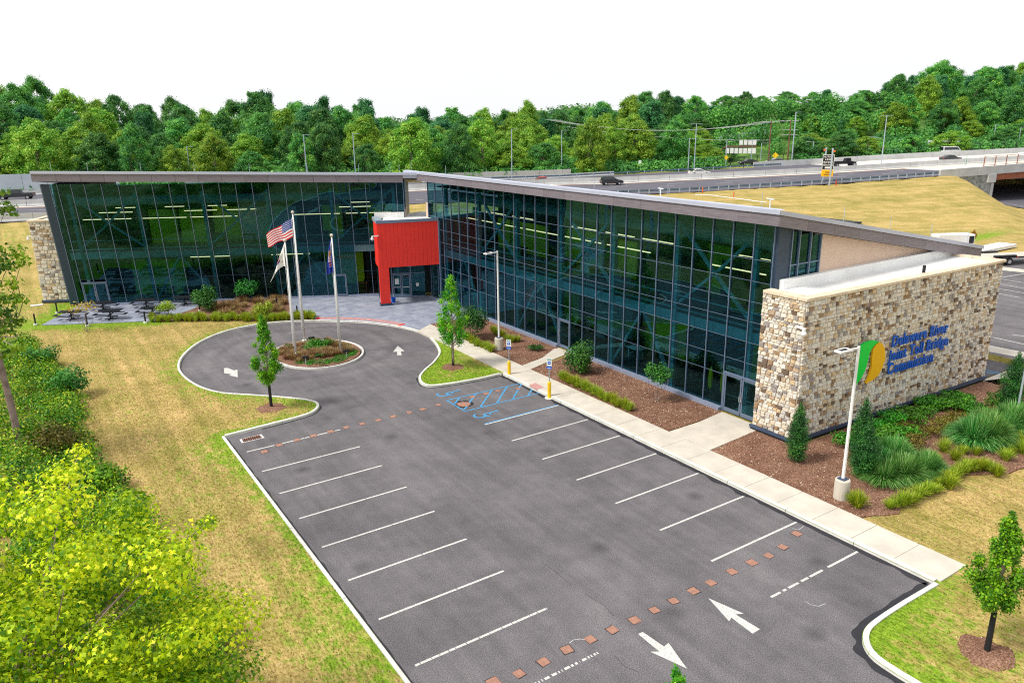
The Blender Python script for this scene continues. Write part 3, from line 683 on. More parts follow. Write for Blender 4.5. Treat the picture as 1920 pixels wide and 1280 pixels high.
# ------------------------------------------------------------------ highway
hw = empty('highway', (90, 100, 3), kind='structure')
def ribbon(name, f0, f1, x0, x1, dz, mat, parent=hw, n=None, t0=0, t1=1):
    n = n or max(2, int(abs(x1-x0)/5)); vs = []; fs = []
    for i in range(n+1):
        x = x0+(x1-x0)*i/n; a, b = f0(x), f1(x); z = eZ(x)+dz
        vs += [(x, a+(b-a)*t0, z), (x, a+(b-a)*t1, z)]
    fs = [(2*i, 2*i+2, 2*i+3, 2*i+1) for i in range(n)]
    return MB().add(vs, fs).build(name, mat, parent)
ribbon('carriageway', lambda x: eN(x)-.2, lambda x: eF(x)+.5, -190, 156, 0, 'road')
ribbon('bridge_deck', lambda x: eN(x)-.2, lambda x: eF(x)+.5, 156.001, 330, 0, 'deck')
ribbon('shoulder', lambda x: eB(x)-1.6, lambda x: eB(x)-.1, -190, 156, .004, 'deck')
def along(name, f, t, x0, x1, w_, mat, dash=None, dz=.012, g=None):
    g = g or eN
    if not dash: return ribbon(name, lambda x: g(x)+(f(x)-g(x))*t-w_/2, lambda x: g(x)+(f(x)-g(x))*t+w_/2, x0, x1, dz, mat)
    x = x0; k = 0
    while x < x1: 
        ribbon(name, lambda x: g(x)+(f(x)-g(x))*t-w_/2, lambda x: g(x)+(f(x)-g(x))*t+w_/2, x, x+dash[0], dz, mat, n=1); x += dash[1]
MT['yline'] = simple('yellow_line_paint', (.72, .38, .16), .8, .1, 1)
along('edge_line', eB, .90, -190, 320, .3, 'yline'); along('lane_dash', eB, .68, -60, 160, .22, 'line', (3.2, 11)); along('lane_dash', eB, .50, -54, 160, .22, 'line', (3.2, 11)); along('lane_dash', eB, .24, -58, 150, .22, 'line', (1.4, 4.2))
along('edge_line', eB, .12, 130, 330, .2, 'line')
along('edge_line', eF, .12, -190, 330, .25, 'yline', g=eB); along('lane_dash', eF, .5, -60, 160, .2, 'line', (3.2, 11), g=eB)
def wallrun(name, label, cat, f, x0, x1, h, th, mat, step, part, dy=0, base=0, shape=None, dz=lambda x: 0, group=None):
    root = empty(name, (x0, f(x0)+dy, eZ(x0)), label, cat, group); x = x0
    while x < x1-.1:
        x2 = min(x+step, x1); a = Vector((x+.03, f(x+.03)+dy, 0)); b = Vector((x2-.03, f(x2-.03)+dy, 0)); d = (b-a).normalized(); n = Vector((-d.y, d.x, 0))
        z0, z1 = eZ(x)+base+dz(x), eZ(x2)+base+dz(x2); mb = MB(); vs = []
        sec = shape or [(-.30, 0), (-.30, .1), (-.14, .35), (-.09, h), (.09, h), (.14, .35), (.30, .1), (.30, 0)]
        for p, z in ((a, z0), (b, z1)): vs += [(*(p+n*o_)[:2], z+q) for o_, q in sec]
        k = len(sec); fs = [(i, (i+1) % k, k+(i+1) % k, k+i) for i in range(k)]+[tuple(range(k-1, -1, -1)), tuple(range(k, 2*k))]
        mb.add(vs, fs).build(part, mat, root); x = x2
    return root
wallrun('median_barrier', 'long pale concrete barrier dividing the two carriageways of the highway', 'barrier', eB, -60, 260, 1.15, .2, 'conc2', 6.1, 'barrier_segment', dy=.3)
wallrun('concrete_barrier', 'low pale concrete barrier on the near side of the highway, left of the stone tower', 'barrier', eN, -60, 8, 1.1, .2, 'conc2', 6.1, 'barrier_segment', dy=.5)
wallrun('concrete_barrier', 'low concrete barrier under the tall noise wall at the far left of the highway', 'barrier', eF, -60, 112, .9, .2, 'conc2', 6.1, 'barrier_segment', dy=.3)
slab = [(-.12, -1), (-.12, 1), (.12, 1), (.12, -1)]
def nslab(h, b=-1): return [(-.12, b), (-.12, h), (.12, h), (.12, b)]
wallrun('noise_wall', 'tall pale blue-grey noise wall panel run beside the far left of the highway, upper step', 'wall', eF, -60, -8.8, 3.4, .2, 'conc3', 4.2, 'wall_panel', dy=2.0, shape=nslab(4.9))
wallrun('noise_wall', 'lower step of the pale noise wall, just left of the roof corner behind the highway', 'wall', eF, -8.8, 12, 2.6, .2, 'conc3', 4.2, 'wall_panel', dy=2.0, shape=nslab(4.0))
wallrun('concrete_wall', 'plain pale concrete wall behind the far guardrail in front of the woods', 'wall', eF, 24, 104, 2.0, .2, 'conc2', 5.2, 'wall_panel', dy=3.2, shape=nslab(1.7))
wallrun('concrete_barrier', 'pale concrete parapet on the far side of the bridge deck at right', 'barrier', eF, 143, 300, 1.3, .2, 'conc2', 6.1, 'barrier_segment', dy=.3, shape=[(-.3, -.2), (-.2, 1.25), (.2, 1.25), (.3, -.2)])
def guardrail(label, f, x0, x1, dy, step, zoff=0):
    root = empty('guardrail', (x0, f(x0)+dy, eZ(x0)), label, 'guardrail'); n = int((x1-x0)/step)
    sec = [(-.05, .42), (.02, .47), (-.05, .55), (-.05, .60), (.02, .68), (-.05, .74), (.03, .74), (.03, .42)]; mb = MB(); vs = []; k = len(sec)
    for i in range(n+1):
        x = x0+step*i; d = Vector((1, f(x+.5)-f(x-.5), 0)).normalized(); nn = Vector((-d.y, d.x, 0)); p = Vector((x, f(x)+dy, 0))
        vs += [(*(p+nn*o_)[:2], eZ(x)+q+zoff) for o_, q in sec]
    mb.add(vs, [(i*k+j, (i+1)*k+j, (i+1)*k+(j+1) % k, i*k+(j+1) % k) for i in range(n) for j in range(k)]).build('rail', 'rail', root)
    pm = MB().box(-.09, .09, -.20, -.05, -.6, .76).build('post', 'galv', root)
    for i in range(n+1):
        x = x0+step*i; o = pm if i == 0 else link('post', pm.data, root); o.location = Vector((x, f(x)+dy, eZ(x)+zoff))-wloc(root); o.rotation_euler.z = math.atan(f(x+.5)-f(x-.5))
    pm.data.transform(Matrix.Translation(wloc(root)-Vector((0, 0, 0))))
guardrail('dark steel guardrail on posts along the near edge of the highway above the dry slope', eN, 60, 158.5, .35, 1.93)
guardrail('steel guardrail in front of the woods on the far side of the highway', eF, 84, 150, -.6, 3.8)
# bridge over the lower road
br = empty('highway_overpass', (165, 57, -1), 'concrete highway overpass with rust coloured steel girder and stone faced abutment', 'bridge')
def runx(f, x0, x1, n): return [(x0+(x1-x0)*i/n) for i in range(n+1)]
def vface(name, mat, x0, x1, zb, zt, dy, th, n=8, segs=1):
    for s_ in range(segs):
        a0 = x0+(x1-x0)*s_/segs+(.03 if segs > 1 else 0); a1 = x0+(x1-x0)*(s_+1)/segs-(.03 if segs > 1 else 0)
        X = runx(eN, a0, a1, n); vs = []
        for x in X: vs += [(x, eN(x)+dy, zb(x)), (x, eN(x)+dy, zt(x)), (x, eN(x)+dy+th, zt(x)), (x, eN(x)+dy+th, zb(x))]
        fs = [(i*4+j, (i+1)*4+j, (i+1)*4+(j+1) % 4, i*4+(j+1) % 4) for i in range(n) for j in range(4)]+[(3, 2, 1, 0), tuple(4*n+j for j in range(4))]
        MB().add(vs, fs).build(name, mat, br)
vface('parapet_panel', 'conc2', 146, 206, lambda x: eZ(x)-.5, lambda x: eZ(x)+1.15, -.25, .4, 1, 14)
vface('abutment', 'abut', 147.5, 158.4, lambda x: -3, lambda x: eZ(x)-.5, -.05, 3, 6)
vface('bearing_seat', 'conc2', 157.2, 159.0, lambda x: eZ(x)-2.1, lambda x: eZ(x)-.5, -.4, 3)
vface('girder', 'rust', 159.1, 205, lambda x: eZ(x)-1.75, lambda x: eZ(x)-.5, .05, .5)
vface('abutment_return', 'conc2', 158.42, 159.02, lambda x: -3, lambda x: eZ(x)-2.1, -.1, 50, 1)
MB().box(160, 175, 118, 119, -1.2, 5).build('underpass_shade_block', 'dark', br)  # added dark block across the lower road, painted as underpass shade
for dy_, z_ in ((9, 2.6), (19, 1.6)): vface('bent_cap', 'conc2', 159.1, 204, lambda x: z_-.25, lambda x: z_+.25, dy_, .8)
X = runx(eN, 159, 205, 12); vs = []
for x in X: vs += [(x, eN(x)+.1, eZ(x)-.2), (x, eF(x), eZ(x)-.2), (x, eF(x), eZ(x)-.5), (x, eN(x)+.1, eZ(x)-.5)]
MB().add(vs, [(i*4+j, (i+1)*4+j, (i+1)*4+(j+1) % 4, i*4+(j+1) % 4) for i in range(12) for j in range(4)]).build('deck_soffit', 'conc2', br)
vface('underpass_shade_sheet', 'dark', 159, 205, lambda x: -1.3, lambda x: eZ(x)-.5, 44, .5)  # added dark sheet closing the far mouth, shade put into its colour
poly('lower_road', [(158.5, 125), (215, 125), (215, 30), (150, 10), (128, 18), (146, 40), (157, 58)], 'road', -1.1, hw)
strip('edge_line', (159, 57), (146, 36), .15, 'line', -1.08, hw)
fc = empty('bridge_fence', (166, 56, 5), 'rust brown open metal fence standing on the near parapet of the overpass', 'fence')
for i in range(16):
    x = 156.0+i*2.6; MB().bar((x, eN(x)-.02, eZ(x)+1.1), (x, eN(x)-.02, eZ(x)+3.1), .13, .13).build('post', 'rust', fc)
for zz in (1.35, 3.05):
    for i in range(15): x = 156.0+i*2.6; MB().bar((x, eN(x)-.02, eZ(x)+zz), (x+2.6, eN(x+2.6)-.02, eZ(x+2.6)+zz), .07, .07).build('fence_rail', 'rust', fc)
# low fence posts on the far side
ff_ = empty('chain_link_fence', (150, 104, 5), 'dark chain link fence behind the far parapet below the hillside', 'fence')
pm = MB().box(-.06, .06, -.06, .06, -.5, 2.6).build('post', 'black', ff_); pm.data.transform(Matrix.Translation(wloc(ff_)))
for i in range(34):
    x = 128+i*3; o = pm if i == 0 else link('post', pm.data, ff_); o.location = Vector((x, eF(x)+3.2, eZ(x)))-wloc(ff_)
for zz in (.4, 1.4, 2.5):
    mb = MB(); mb.tube([(x, eF(x)+3.2, eZ(x)+zz) for x in range(128, 228, 4)], .03, 4); mb.build('fence_rail', 'black', ff_)

# ------------------------------------------------------------------ office building
BL = empty('office_building', (24, 25, 0), 'office building with slanted roofs, teal glass walls, stone ends and red entrance block', 'building')
def TR(p): return (24+p[1], p[0], p[2])                       # right wing: (along y, inward, z)
U = Vector((.886, -.463)); W = Vector((.463, .886))
def TL(p): return (-3.94+U.x*p[0]+W.x*p[1], 61.1+U.y*p[0]+W.y*p[1], p[2])
LEAN = math.tan(R(8.2))
def TLg(p): return TL((p[0], p[1]-p[2]*LEAN, p[2]))           # left glass wall leans outward
def part(name, T, boxes, mat, parent=BL, **k):
    mb = MB(T)
    for b in boxes: mb.box(*b)
    return mb.build(name, mat, parent, **k)
def pane(T, s0, s1, z0, z1, parent, name='glass_pane'):
    a = rnd.gauss(0, .003); b = rnd.gauss(0, .003); cs, cz = (s0+s1)/2, (z0+z1)/2
    mb = MB(lambda p: T((p[0], p[1]+a*(p[0]-cs)+b*(p[2]-cz), p[2])))
    mb.box(s0+.012, s1-.012, .0, .022, z0+.012, z1-.012); return mb.build(name, 'glass', parent)
# right wing curtain wall
YS = [6.32, 7.57]+[8.98+1.41*j for j in range(26)]
ZR = [.35, 2.27, 3.33, 4.5, 5.65, 6.75, 7.85, 9.0, 11.05]
cw = empty('curtain_wall', (24, 25, 0), parent=BL)
for i in range(len(YS)-1):
    for k in range(len(ZR)-1):
        if i < 2 and k == 0: continue
        if 23.0 < (YS[i]+YS[i+1])/2 < 24.2 and k == 0: continue
        pane(TR, YS[i], YS[i+1], ZR[k], ZR[k+1], cw)
for i, y in enumerate(YS):
    part('mullion', TR, [(y-.024, y+.024, -.07, .03, 2.45 if i == 1 else .2, 11.05)], 'mull', cw)
for z in ZR[1:-1]: part('transom', TR, [(6.32, 44.25, -.012, .04, z-.012, z+.012)], 'mull', cw)
part('sill', TR, [(8.98, 22.98, -.30, .05, .10, .33), (24.4, 44.3, -.30, .05, .10, .33)], 'sill', cw)
part('sill_drip', TR, [(8.98, 22.98, -.16, .05, -.1, .098), (24.4, 44.3, -.16, .05, -.1, .098)], 'black', cw)
def door(T, s0, s1, z0, z1, n, parent, t=0, lab=None, frame=.09):
    d = empty('door', T((s0, t, 0)), parent=parent, label=lab); w_ = (s1-s0)/n
    part('door_frame', T, [(s0-.06, s0+.02, t-.10, t+.08, z0, z1+.06), (s1-.02, s1+.06, t-.10, t+.08, z0, z1+.06), (s0+.02, s1-.02, t-.10, t+.08, z1, z1+.06)], 'doorf', d)
    for i in range(n):
        a = s0+.025+i*w_; b = a+w_-.04
        part('door_leaf', T, [(a, a+frame, t-.06, t-.01, z0+.02, z1-.01), (b-frame, b, t-.06, t-.01, z0+.02, z1-.01), (a+frame, b-frame, t-.06, t-.01, z1-.01-frame*1.2, z1-.01), (a+frame, b-frame, t-.06, t-.01, z0+.02, z0+.26)], 'doorf', d)
        part('door_glass', T, [(a+frame, b-frame, t-.045, t-.025, z0+.26, z1-.01-frame*1.2)], 'glass', d)
        hx = b-frame/2 if (n == 2 and i == 0) or n == 1 else a+frame/2
        mb = MB(T); mb.tube([(hx, t-.06, z0+.85), (hx, t-.14, z0+.88), (hx, t-.14, z0+1.2), (hx, t-.06, z0+1.23)], .022, 6); mb.build('handle', 'chrome', d)
        part('push_bar', T, [(a+frame, b-frame, t+.0, t+.04, z0+.98, z0+1.04)], 'chrome', d)
    return d
door(TR, 6.42, 8.86, .16, 2.40, 2, cw); door(TR, 23.08, 24.3, .16, 2.27, 1, cw)
part('door_head', TR, [(6.35, 8.95, -.05, .04, 2.46, 2.5)], 'mull', cw)
# right wing shell
def roofz(x): return 11.72-.184*(x-23.2)
part('south_column', None, [(24.02, 24.42, 6.12, 6.5, 7.6, 10.9), (24.46, 25.05, 6.15, 6.5, 7.6, 10.8)], 'steel')
ew = empty('end_window', (26, 6.2, 7.6), parent=BL)
for a, b in ((25.1, 25.75), (25.75, 26.7), (26.7, 27.55)):
    for z0, z1 in ((7.75, 8.75), (8.75, 10.75)): MB().box(a+.01, b-.01, 6.2, 6.222, z0, min(z1, roofz(b)-.8)).build('glass_pane', 'glass', ew)
for x in (25.12, 25.75, 26.7, 27.56): MB().box(x-.035, x+.035, 6.1, 6.24, 7.6, roofz(x)-.75).build('mullion', 'mull', ew)
MB().box(25.1, 27.6, 6.12, 6.24, 7.6, 7.75).build('sill', 'trim', ew)
MB().box(25.1, 27.6, 6.13, 6.24, 8.72, 8.78).build('transom', 'mull', ew)
mb = MB(); x0, x1 = 27.6, 42.0
mb.add([(x0, 6.15, 7.2), (x1, 6.15, 7.2), (x1, 6.15, roofz(x1)-.75), (x0, 6.15, roofz(x0)-.75), (x0, 6.6, 7.2), (x1, 6.6, 7.2), (x1, 6.6, roofz(x1)-.75), (x0, 6.6, roofz(x0)-.75)],
       [(0, 1, 2, 3), (7, 6, 5, 4), (1, 5, 6, 2), (4, 0, 3, 7), (3, 2, 6, 7)]); mb.build('stucco_wall', 'stucco', BL)
MB().box(41.72, 42.05, 5.75, 6.6, 7.0, roofz(42)-.76).build('corner_pier', 'stucco', BL)
part('east_wall', None, [(41.4, 41.7, 6.6, 45, 0, 7.5)], 'stucco'); part('north_wall', None, [(24.6, 41.4, 44.9, 45.2, 0, 7.6)], 'stucco')
part('north_pier', None, [(23.98, 24.5, 44.28, 44.75, 7.6, 9.0)], 'stucco')
part('south_wall_low', None, [(24.3, 41.4, 6.2, 6.5, 0, 7.3)], 'pale')
def roofslab():
    a, b, y0, y1 = 23.25, 43.75, 5.65, 47.25; vs = []
    for x in (a, b):
        for y in (y0, y1): vs += [(x, y, roofz(x)-.02), (x, y, roofz(x)-.5)]
    MB().add(vs, [(0, 4, 6, 2), (1, 3, 7, 5), (0, 1, 5, 4), (2, 6, 7, 3), (0, 2, 3, 1), (4, 5, 7, 6)]).build('roof', 'roof', BL)
roofslab()
n = 17
for i in range(n):
    a = 5.6+(47.3-5.6)*i/n; b = 5.6+(47.3-5.6)*(i+1)/n; MB().box(23.2, 23.24, a+(.006 if i else .0), b-.006, 10.98, 11.56).build('fascia_panel', 'fascia', BL)
n = 9
for i in range(n):
    a = 23.2+20.6*i/n; b = 23.2+20.6*(i+1)/n
    vs = [(a+.008, 5.56, roofz(a)-.74), (b-.008, 5.56, roofz(b)-.74), (b-.008, 5.56, roofz(b)-.16), (a+.008, 5.56, roofz(a)-.16)]
    vs += [(x, 5.6, z) for x, y, z in vs]; MB().add(vs, [(0, 1, 2, 3), (7, 6, 5, 4), (0, 3, 7, 4), (1, 5, 6, 2), (3, 2, 6, 7), (0, 4, 5, 1)]).build('fascia_panel', 'fascia', BL)
MB().box(43.8, 43.84, 5.56, 46, roofz(43.8)-.74, roofz(43.8)-.14).build('fascia_panel', 'fascia', BL)
MB().add([(23.12, 5.5, 11.56), (23.12, 47.32, 11.56), (23.12, 47.32, 11.78), (23.12, 5.5, 11.78), (23.5, 5.5, 11.80), (23.5, 47.32, 11.80), (23.5, 5.5, 11.56), (23.5, 47.32, 11.56)], [(1, 0, 3, 2), (2, 3, 4, 5), (0, 1, 7, 6)]).build('roof_edge', 'roof', BL)
q = lambda x: roofz(x)
MB().add([(23.12, 5.48, q(23.2)-.16), (43.9, 5.48, q(43.8)-.16), (43.9, 5.48, q(43.8)+.06), (23.12, 5.48, q(23.2)+.06), (43.9, 5.9, q(43.8)+.07), (23.12, 5.9, q(23.2)+.07)], [(0, 1, 2, 3), (3, 2, 4, 5)]).build('roof_edge', 'roof', BL)
MB().box(23.25, 43.7, 5.66, 6.2, 7.0, 7.001).build('soffit', 'fascia', BL) if 0 else None
mb = MB(); mb.tube([(24.1, 12, 12.0), (24.6, 11.2, 12.0), (24.6, 7.5, 11.9)], .018, 6)

mb.build('roof_conduit', 'white', BL)
for x, y in ((24.3, 15.2), (24.2, 7.2)):
    mb = MB(); mb.tube([(x+.3, y, 11.6), (x+.3, y, 12.1)], .03, 6); mb.bar((x+.2, y-.3, 12.11), (x+.4, y+.3, 12.11), .08, .04); mb.build('roof_vent', 'white', BL)
for x, y in [(23.6, 7+i*6.6) for i in range(7)]+[(29, 5.9), (33.5, 5.9), (38, 5.9), (42.5, 5.9)]: MB().tube([(x, y, roofz(x)), (x, y, roofz(x)+.85)], .014, 5).build('lightning_rod', 'galv', BL)
# left wing curtain wall
SS = [.0, .62, 1.75, 2.85]+[4.25+1.42*j for j in range(18)]+[29.75, 30.35]
ZL = [.30, 2.6, 5.2, 8.2, 11.3]
lw = empty('curtain_wall', TL((14, 0, 0)), parent=BL)
for i in range(len(SS)-1):
    for k in range(4):
        if SS[i] > 25.4 and k < 2: continue
        if k == 0 and SS[i] in (.62, 1.75): continue
        pane(TLg, SS[i], SS[i+1], ZL[k], ZL[k+1]-(.0 if k < 3 else .25*i/len(SS)), lw)
for i, s in enumerate(SS):
    part('mullion', TLg, [(s-.024, s+.024, -.07, .03, 2.35 if i == 2 else (7.9 if s > 27.9 else .2), 11.3-.3*s/30)], 'mull', lw)
for z in (2.6, 5.2, 8.2): part('transom', TLg, [(0, 30.3 if z > 8 else 27.8, -.02, .03, z-.015, z+.015)], 'steel', lw)
part('sill', TL, [(.0, .58, -.3, .1, .12, .3), (2.92, 23.3, -.3, .1, .12, .3), (24.6, 27.8, -.3, .1, .12, .3)], 'sill', lw)
part('sill_drip', TL, [(.0, .58, -.16, .1, -.1, .118), (2.92, 27.8, -.16, .1, -.1, .118)], 'black', lw)
door(lambda p: TL((p[0], p[1]-p[2]*LEAN-.03, p[2])), .68, 2.8, .16, 2.3, 2, lw)
door(lambda p: TL((p[0], p[1]-p[2]*LEAN-.05, p[2])), 23.4, 24.5, .16, 2.3, 1, lw)
part('end_panel', TLg, [(-.75, -.02, -.05, .12, .1, 11.3)], 'steel', lw)
part('end_return', TLg, [(-.8, -.7, -.05, .5, .1, 11.3)], 'mull', lw)
part('end_wall', TL, [(-.7, -.55, .3, 14, .1, 11.2)], 'steel')
# its right end, above the entrance block
ewl = empty('end_window', TL((30.4, 1, 9)), parent=BL)
mb = MB(TL); mb.box(30.40, 30.42, -1.2, .1, 8.9, 10.9); mb.build('glass_pane', 'glass', ewl)
part('end_column', TL, [(30.38, 30.48, .1, .6, 8.6, 10.9)], 'mull', ewl); part('sill', TL, [(30.38, 30.5, -1.3, .6, 8.4, 8.6)], 'steel', ewl)
part('stucco_wall', TL, [(30.30, 30.45, -1.0, 3.5, 7.6, 8.4)], 'stucco'); part('end_wall', TL, [(30.2, 30.35, .6, 14, .1, 10.8)], 'steel')
part('back_wall', TL, [(-.5, 30.2, 13.8, 14.0, .1, 9.5)], 'charcoal')
def lz(s): return 12.44-.0235*(s+1.1)                 # top edge of the left fascia
def lslab(name, s0, s1, t0, t1, za, zb, mat, slope=.10):
    vs = [(s, t, lz(s)+z-slope*max(0, t+2)) for s in (s0, s1) for t in (t0, t1) for z in (za, zb)]
    MB(TL).add(vs, [(0, 4, 6, 2), (1, 3, 7, 5), (0, 1, 5, 4), (2, 6, 7, 3), (0, 2, 3, 1), (4, 5, 7, 6)]).build(name, mat, BL)
lslab('roof', -1.1, 31.9, -1.98, 15, -.03, -.45, 'roof')
n = 16
for i in range(n):
    a = -1.15+31.55*i/n; b = -1.15+31.55*(i+1)/n
    lslab('fascia_panel', a+.012, b-.012, -2.03, -1.99, -.20, -.86, 'fascia', 0)
lslab('roof_edge', -1.2, 31.9, -2.10, -1.9, .02, -.2, 'roof', 0); lslab('fascia_panel', -1.19, -1.15, -2.03, 15, -.2, -.86, 'fascia'); lslab('soffit', -1.1, 30.4, -1.95, -1.5, -.80, -.84, 'fascia', 0)
for s in (.4, 3.4, 7.8, 12.3, 17, 22, 26.5, 29.3, 30.1): MB(TL).tube([(s, -1.7, lz(s)), (s, -1.7, lz(s)+.75)], .014, 5).build('lightning_rod', 'galv', BL)
# entrance block in the corner
A = Vector((18.66, 43.92)); B2 = Vector((23.93, 42.34)); E1 = (B2-A).normalized(); E2 = Vector((-E1.y, E1.x)); LW = (B2-A).length
def TC(p): v = A+E1*p[0]+E2*p[1]; return (v.x, v.y, p[2])
cn = empty('entrance_block', (*A, 0), parent=BL)
nb = 15
for i in range(nb):
    a = .02+(LW-.04)*i/nb; b = .02+(LW-.04)*(i+1)/nb; part('red_board', TC, [(a+.006, b-.006, .0, .06, 3.62, 7.56)], 'red', cn)
part('red_backing', TC, [(.02, LW-.02, .07, .3, 3.62, 7.5)], 'black', cn)
part('red_column', TC, [(.0, .86, -.01, .55, .36, 3.615)], 'red', cn); part('column_base', TC, [(-.08, .95, -.1, .65, .1, .355)], 'steel', cn)
part('red_side', TC, [(.0, .065, .065, 2.5, 3.62, 7.55)], 'red', cn)
part('soffit', TC, [(.1, LW, .3, 5, 3.62, 3.75)], 'charcoal', cn)
part('cap', TC, [(-.03, LW+.02, -.05, .16, 7.56, 7.80)], 'mull', cn); part('side_cap', TC, [(-.03, .55, .16, 3.0, 7.56, 7.84)], 'galv', cn)
MB().prism([TC((.5, .16, 0))[:2], TC((LW, .16, 0))[:2], (23.98, 44.3), (27, 47), (25.5, 49), TL((28.4, -1.0, 0))[:2]], 7.45, 7.66).build('membrane', 'membrane', cn)
part('lobby_wall', TL, [(27.4, 34, .2, .3, .14, 7.3)], 'charcoal', cn)
part('upstand', TL, [(27.6, 30.3, -1.45, -1.25, 7.6, 8.15)], 'membrane', cn)
part('edge_post', TR, [(42.2, 42.33, -.14, .0, .15, 7.6)], 'mull', cn)
# glazed vestibule below it
vt = empty('vestibule', TL((29, -1.5, 0)), parent=cn)
Lv = lambda p: TL((p[0], p[1]-1.5, p[2]))
part('vestibule_glass', Lv, [(27.6, 28.85, 0, .02, .3, 3.6), (28.9, 30.6, 0, .02, 2.5, 3.6), (30.65, 31.95, 0, .02, .3, 3.6)], 'glass', cn)
part('vestibule_frame', Lv, [(28.8, 28.9, -.06, .06, .16, 3.6), (30.58, 30.68, -.06, .06, .16, 3.6), (27.6, 28.8, -.05, .05, .16, .3), (30.68, 31.95, -.05, .05, .16, .3), (30.68, 31.95, -.04, .04, 2.45, 2.5), (28.9, 30.58, -.04, .04, 2.42, 2.5)], 'doorf', cn)
for i, (a, b) in enumerate(((28.95, 29.72), (29.76, 30.55))):
    part('door_leaf', Lv, [(a, a+.09, -.03, .03, .18, 2.4), (b-.09, b, -.03, .03, .18, 2.4), (a+.09, b-.09, -.03, .03, 2.28, 2.4), (a+.09, b-.09, -.03, .03, .18, .42)], 'doorf', cn)
    part('door_glass', Lv, [(a+.09, b-.09, -.01, .01, .42, 2.28)], 'glass', cn); part('push_bar', Lv, [(a+.09, b-.09, -.06, -.03, 1.12, 1.18)], 'chrome', cn)
part('door_notice', Lv, [(29.15, 29.5, -.02, -.012, 1.45, 1.95)], 'white', cn); part('wall_notice', Lv, [(31.1, 31.35, -.02, -.012, 1.2, 1.5)], 'white', cn)
# interiors: floors, bracing, lamps and coloured rooms seen through the glass
def interior(T, L, zr, seed, lean=0, depth=7.5, cols=None):
    r = random.Random(seed); G_ = lambda z: -z*LEAN if lean else 0
    pt = lambda n_, b, m: part(n_, T, b, m)
    pt('ground_floor', [(.1, L, .15, depth+6, .0, .14)], 'floor')
    pt('upper_floor', [(.1, L, .55, depth, 4.55, 5.15)], 'floor'); pt('floor_beam', [(.1, L, .35, .6, 4.35, 4.95), (.1, L, .3, .34, 5.2, 5.3), (.1, L, .3, .34, 6.0, 6.06)], 'teal')
    pt('ceiling', [(.1, L, .9, depth, 10.35, 10.45)], 'charcoal')
    pt('room_wall', [(0.1, L, depth, depth+.15, .14, 10.3)], 'charcoal')
    s = .6
    while s < L-1.5:
        w_ = r.choice((2.2, 2.8, 4.2, 5.6)); w_ = min(w_, L-s-.3); z0 = 5.16; m = r.choice(('lime', 'lime', 'charcoal', 'pale', 'lime', 'brown', 'charcoal'))
        t = depth-r.choice((2.4, 3.2, 4.4, 3.6)); pt('room_partition', [(s, s+w_-.25, t, t+.12, z0, z0+r.choice((2.6, 3.2, 3.2)))], m); s += w_
    s = 1.0
    while s < L-1.5:
        w_ = r.choice((2.2, 3.0, 4.2, 5.2)); w_ = min(w_, L-s-.3); m = r.choice(('lime', 'charcoal', 'pale', 'charcoal', 'brown', 'charcoal', 'teal'))
        t = depth-r.choice((1.5, 2.5, 3.6)); pt('room_partition', [(s, s+w_-.25, t, t+.12, .15, 3.6)], m); s += w_
    for s in np.arange(1.4, L, 5.66):
        z = 10.4; mb = MB(T); mb.bar((s, .45+G_(0), .14), (s, .45+G_(z)*.9, z), .26, .26); mb.build('column', 'teal', BL)
    sp = list(np.arange(1.4, L-5.6, 5.66))
    for i, s in enumerate(sp):
        mb = MB(T); zz = (5.3, 10.3) if i % 2 == 0 else (.3, 4.5)
        for za, zb in ((.3, 4.5), (5.3, 10.3)):
            if (i+(za < 1)) % 2: continue
            k = 5.66/2
            if za > 1: segs = [((s, za+.1), (s+k, zb-2.6)), ((s+2*k, za+.1), (s+k, zb-2.6)), ((s, zb), (s+k, zb-2.6)), ((s+2*k, zb), (s+k, zb-2.6))]
            else: segs = [((s, za), (s+k, zb)), ((s+2*k, za), (s+k, zb))]
            for (a, c), (b, d) in segs: mb.bar((a, .5+G_(c)*.9, c), (b, .5+G_(d)*.9, d), .17, .17)
        if mb.v: mb.build('brace', 'teal', BL)
    mb = MB(T); mb.tube([(s, 2.2+G_(9.6)*.8, 9.55) for s in np.arange(1, L, 4)], .42, 10); mb.build('air_duct', 'teal', BL)
    mb = MB(T); mb.tube([(s, 3.4, 4.1) for s in np.arange(1, L, 4)], .30, 10); mb.build('air_duct', 'teal', BL)
    for row, (t, z, ln, gap) in enumerate(((1.5, 7.9, 4.2, .5), (3.4, 8.3, 3.0, .8), (5.6, 8.5, 1.8, 2.4), (2.0, 4.05, 3.6, 2.6))):
        s = 1.6+row*.7
        while s < L-ln:
            if r.random() < (.97, .55, .3, .5)[row]: part('office_lamp', T, [(s, s+ln, t+G_(z)*.8, t+G_(z)*.8+.07, z, z+.06)], 'lamp')
            s += ln+gap*r.uniform(.5, 1.5)
    for _ in range(int(L*1.1)):
        s = r.uniform(.8, L-1.4); t = r.uniform(1.4, depth-1); z = r.choice((.15, 5.16)); pt('desk', [(s, s+1.3, t, t+.7, z+.68, z+.74), (s+.1, s+.2, t+.1, t+.6, z, z+.68), (s+1.1, s+1.2, t+.1, t+.6, z, z+.68)], r.choice(('pale', 'charcoal', 'brown', 'charcoal')))
interior(lambda p: TR((6.3+p[0], p[1], p[2])), 37.9, 11, 5)
interior(lambda p: TL((p[0]-.3, p[1], p[2])), 30.4, 11, 11, lean=1)
# flags stood inside the right doors
for i, y in enumerate((9.6, 10.5)):
    mb = MB(); mb.tube([(24.7, y, .15), (24.7, y, 2.5)], .02, 6); mb.build('indoor_flag_pole', 'chrome', BL)
    mb = MB(); mb.ball((24.7, y+.05, 1.45), (.12, .16, .75), 8); mb.build('indoor_flag', 'yellow' if i else 'gold', BL)
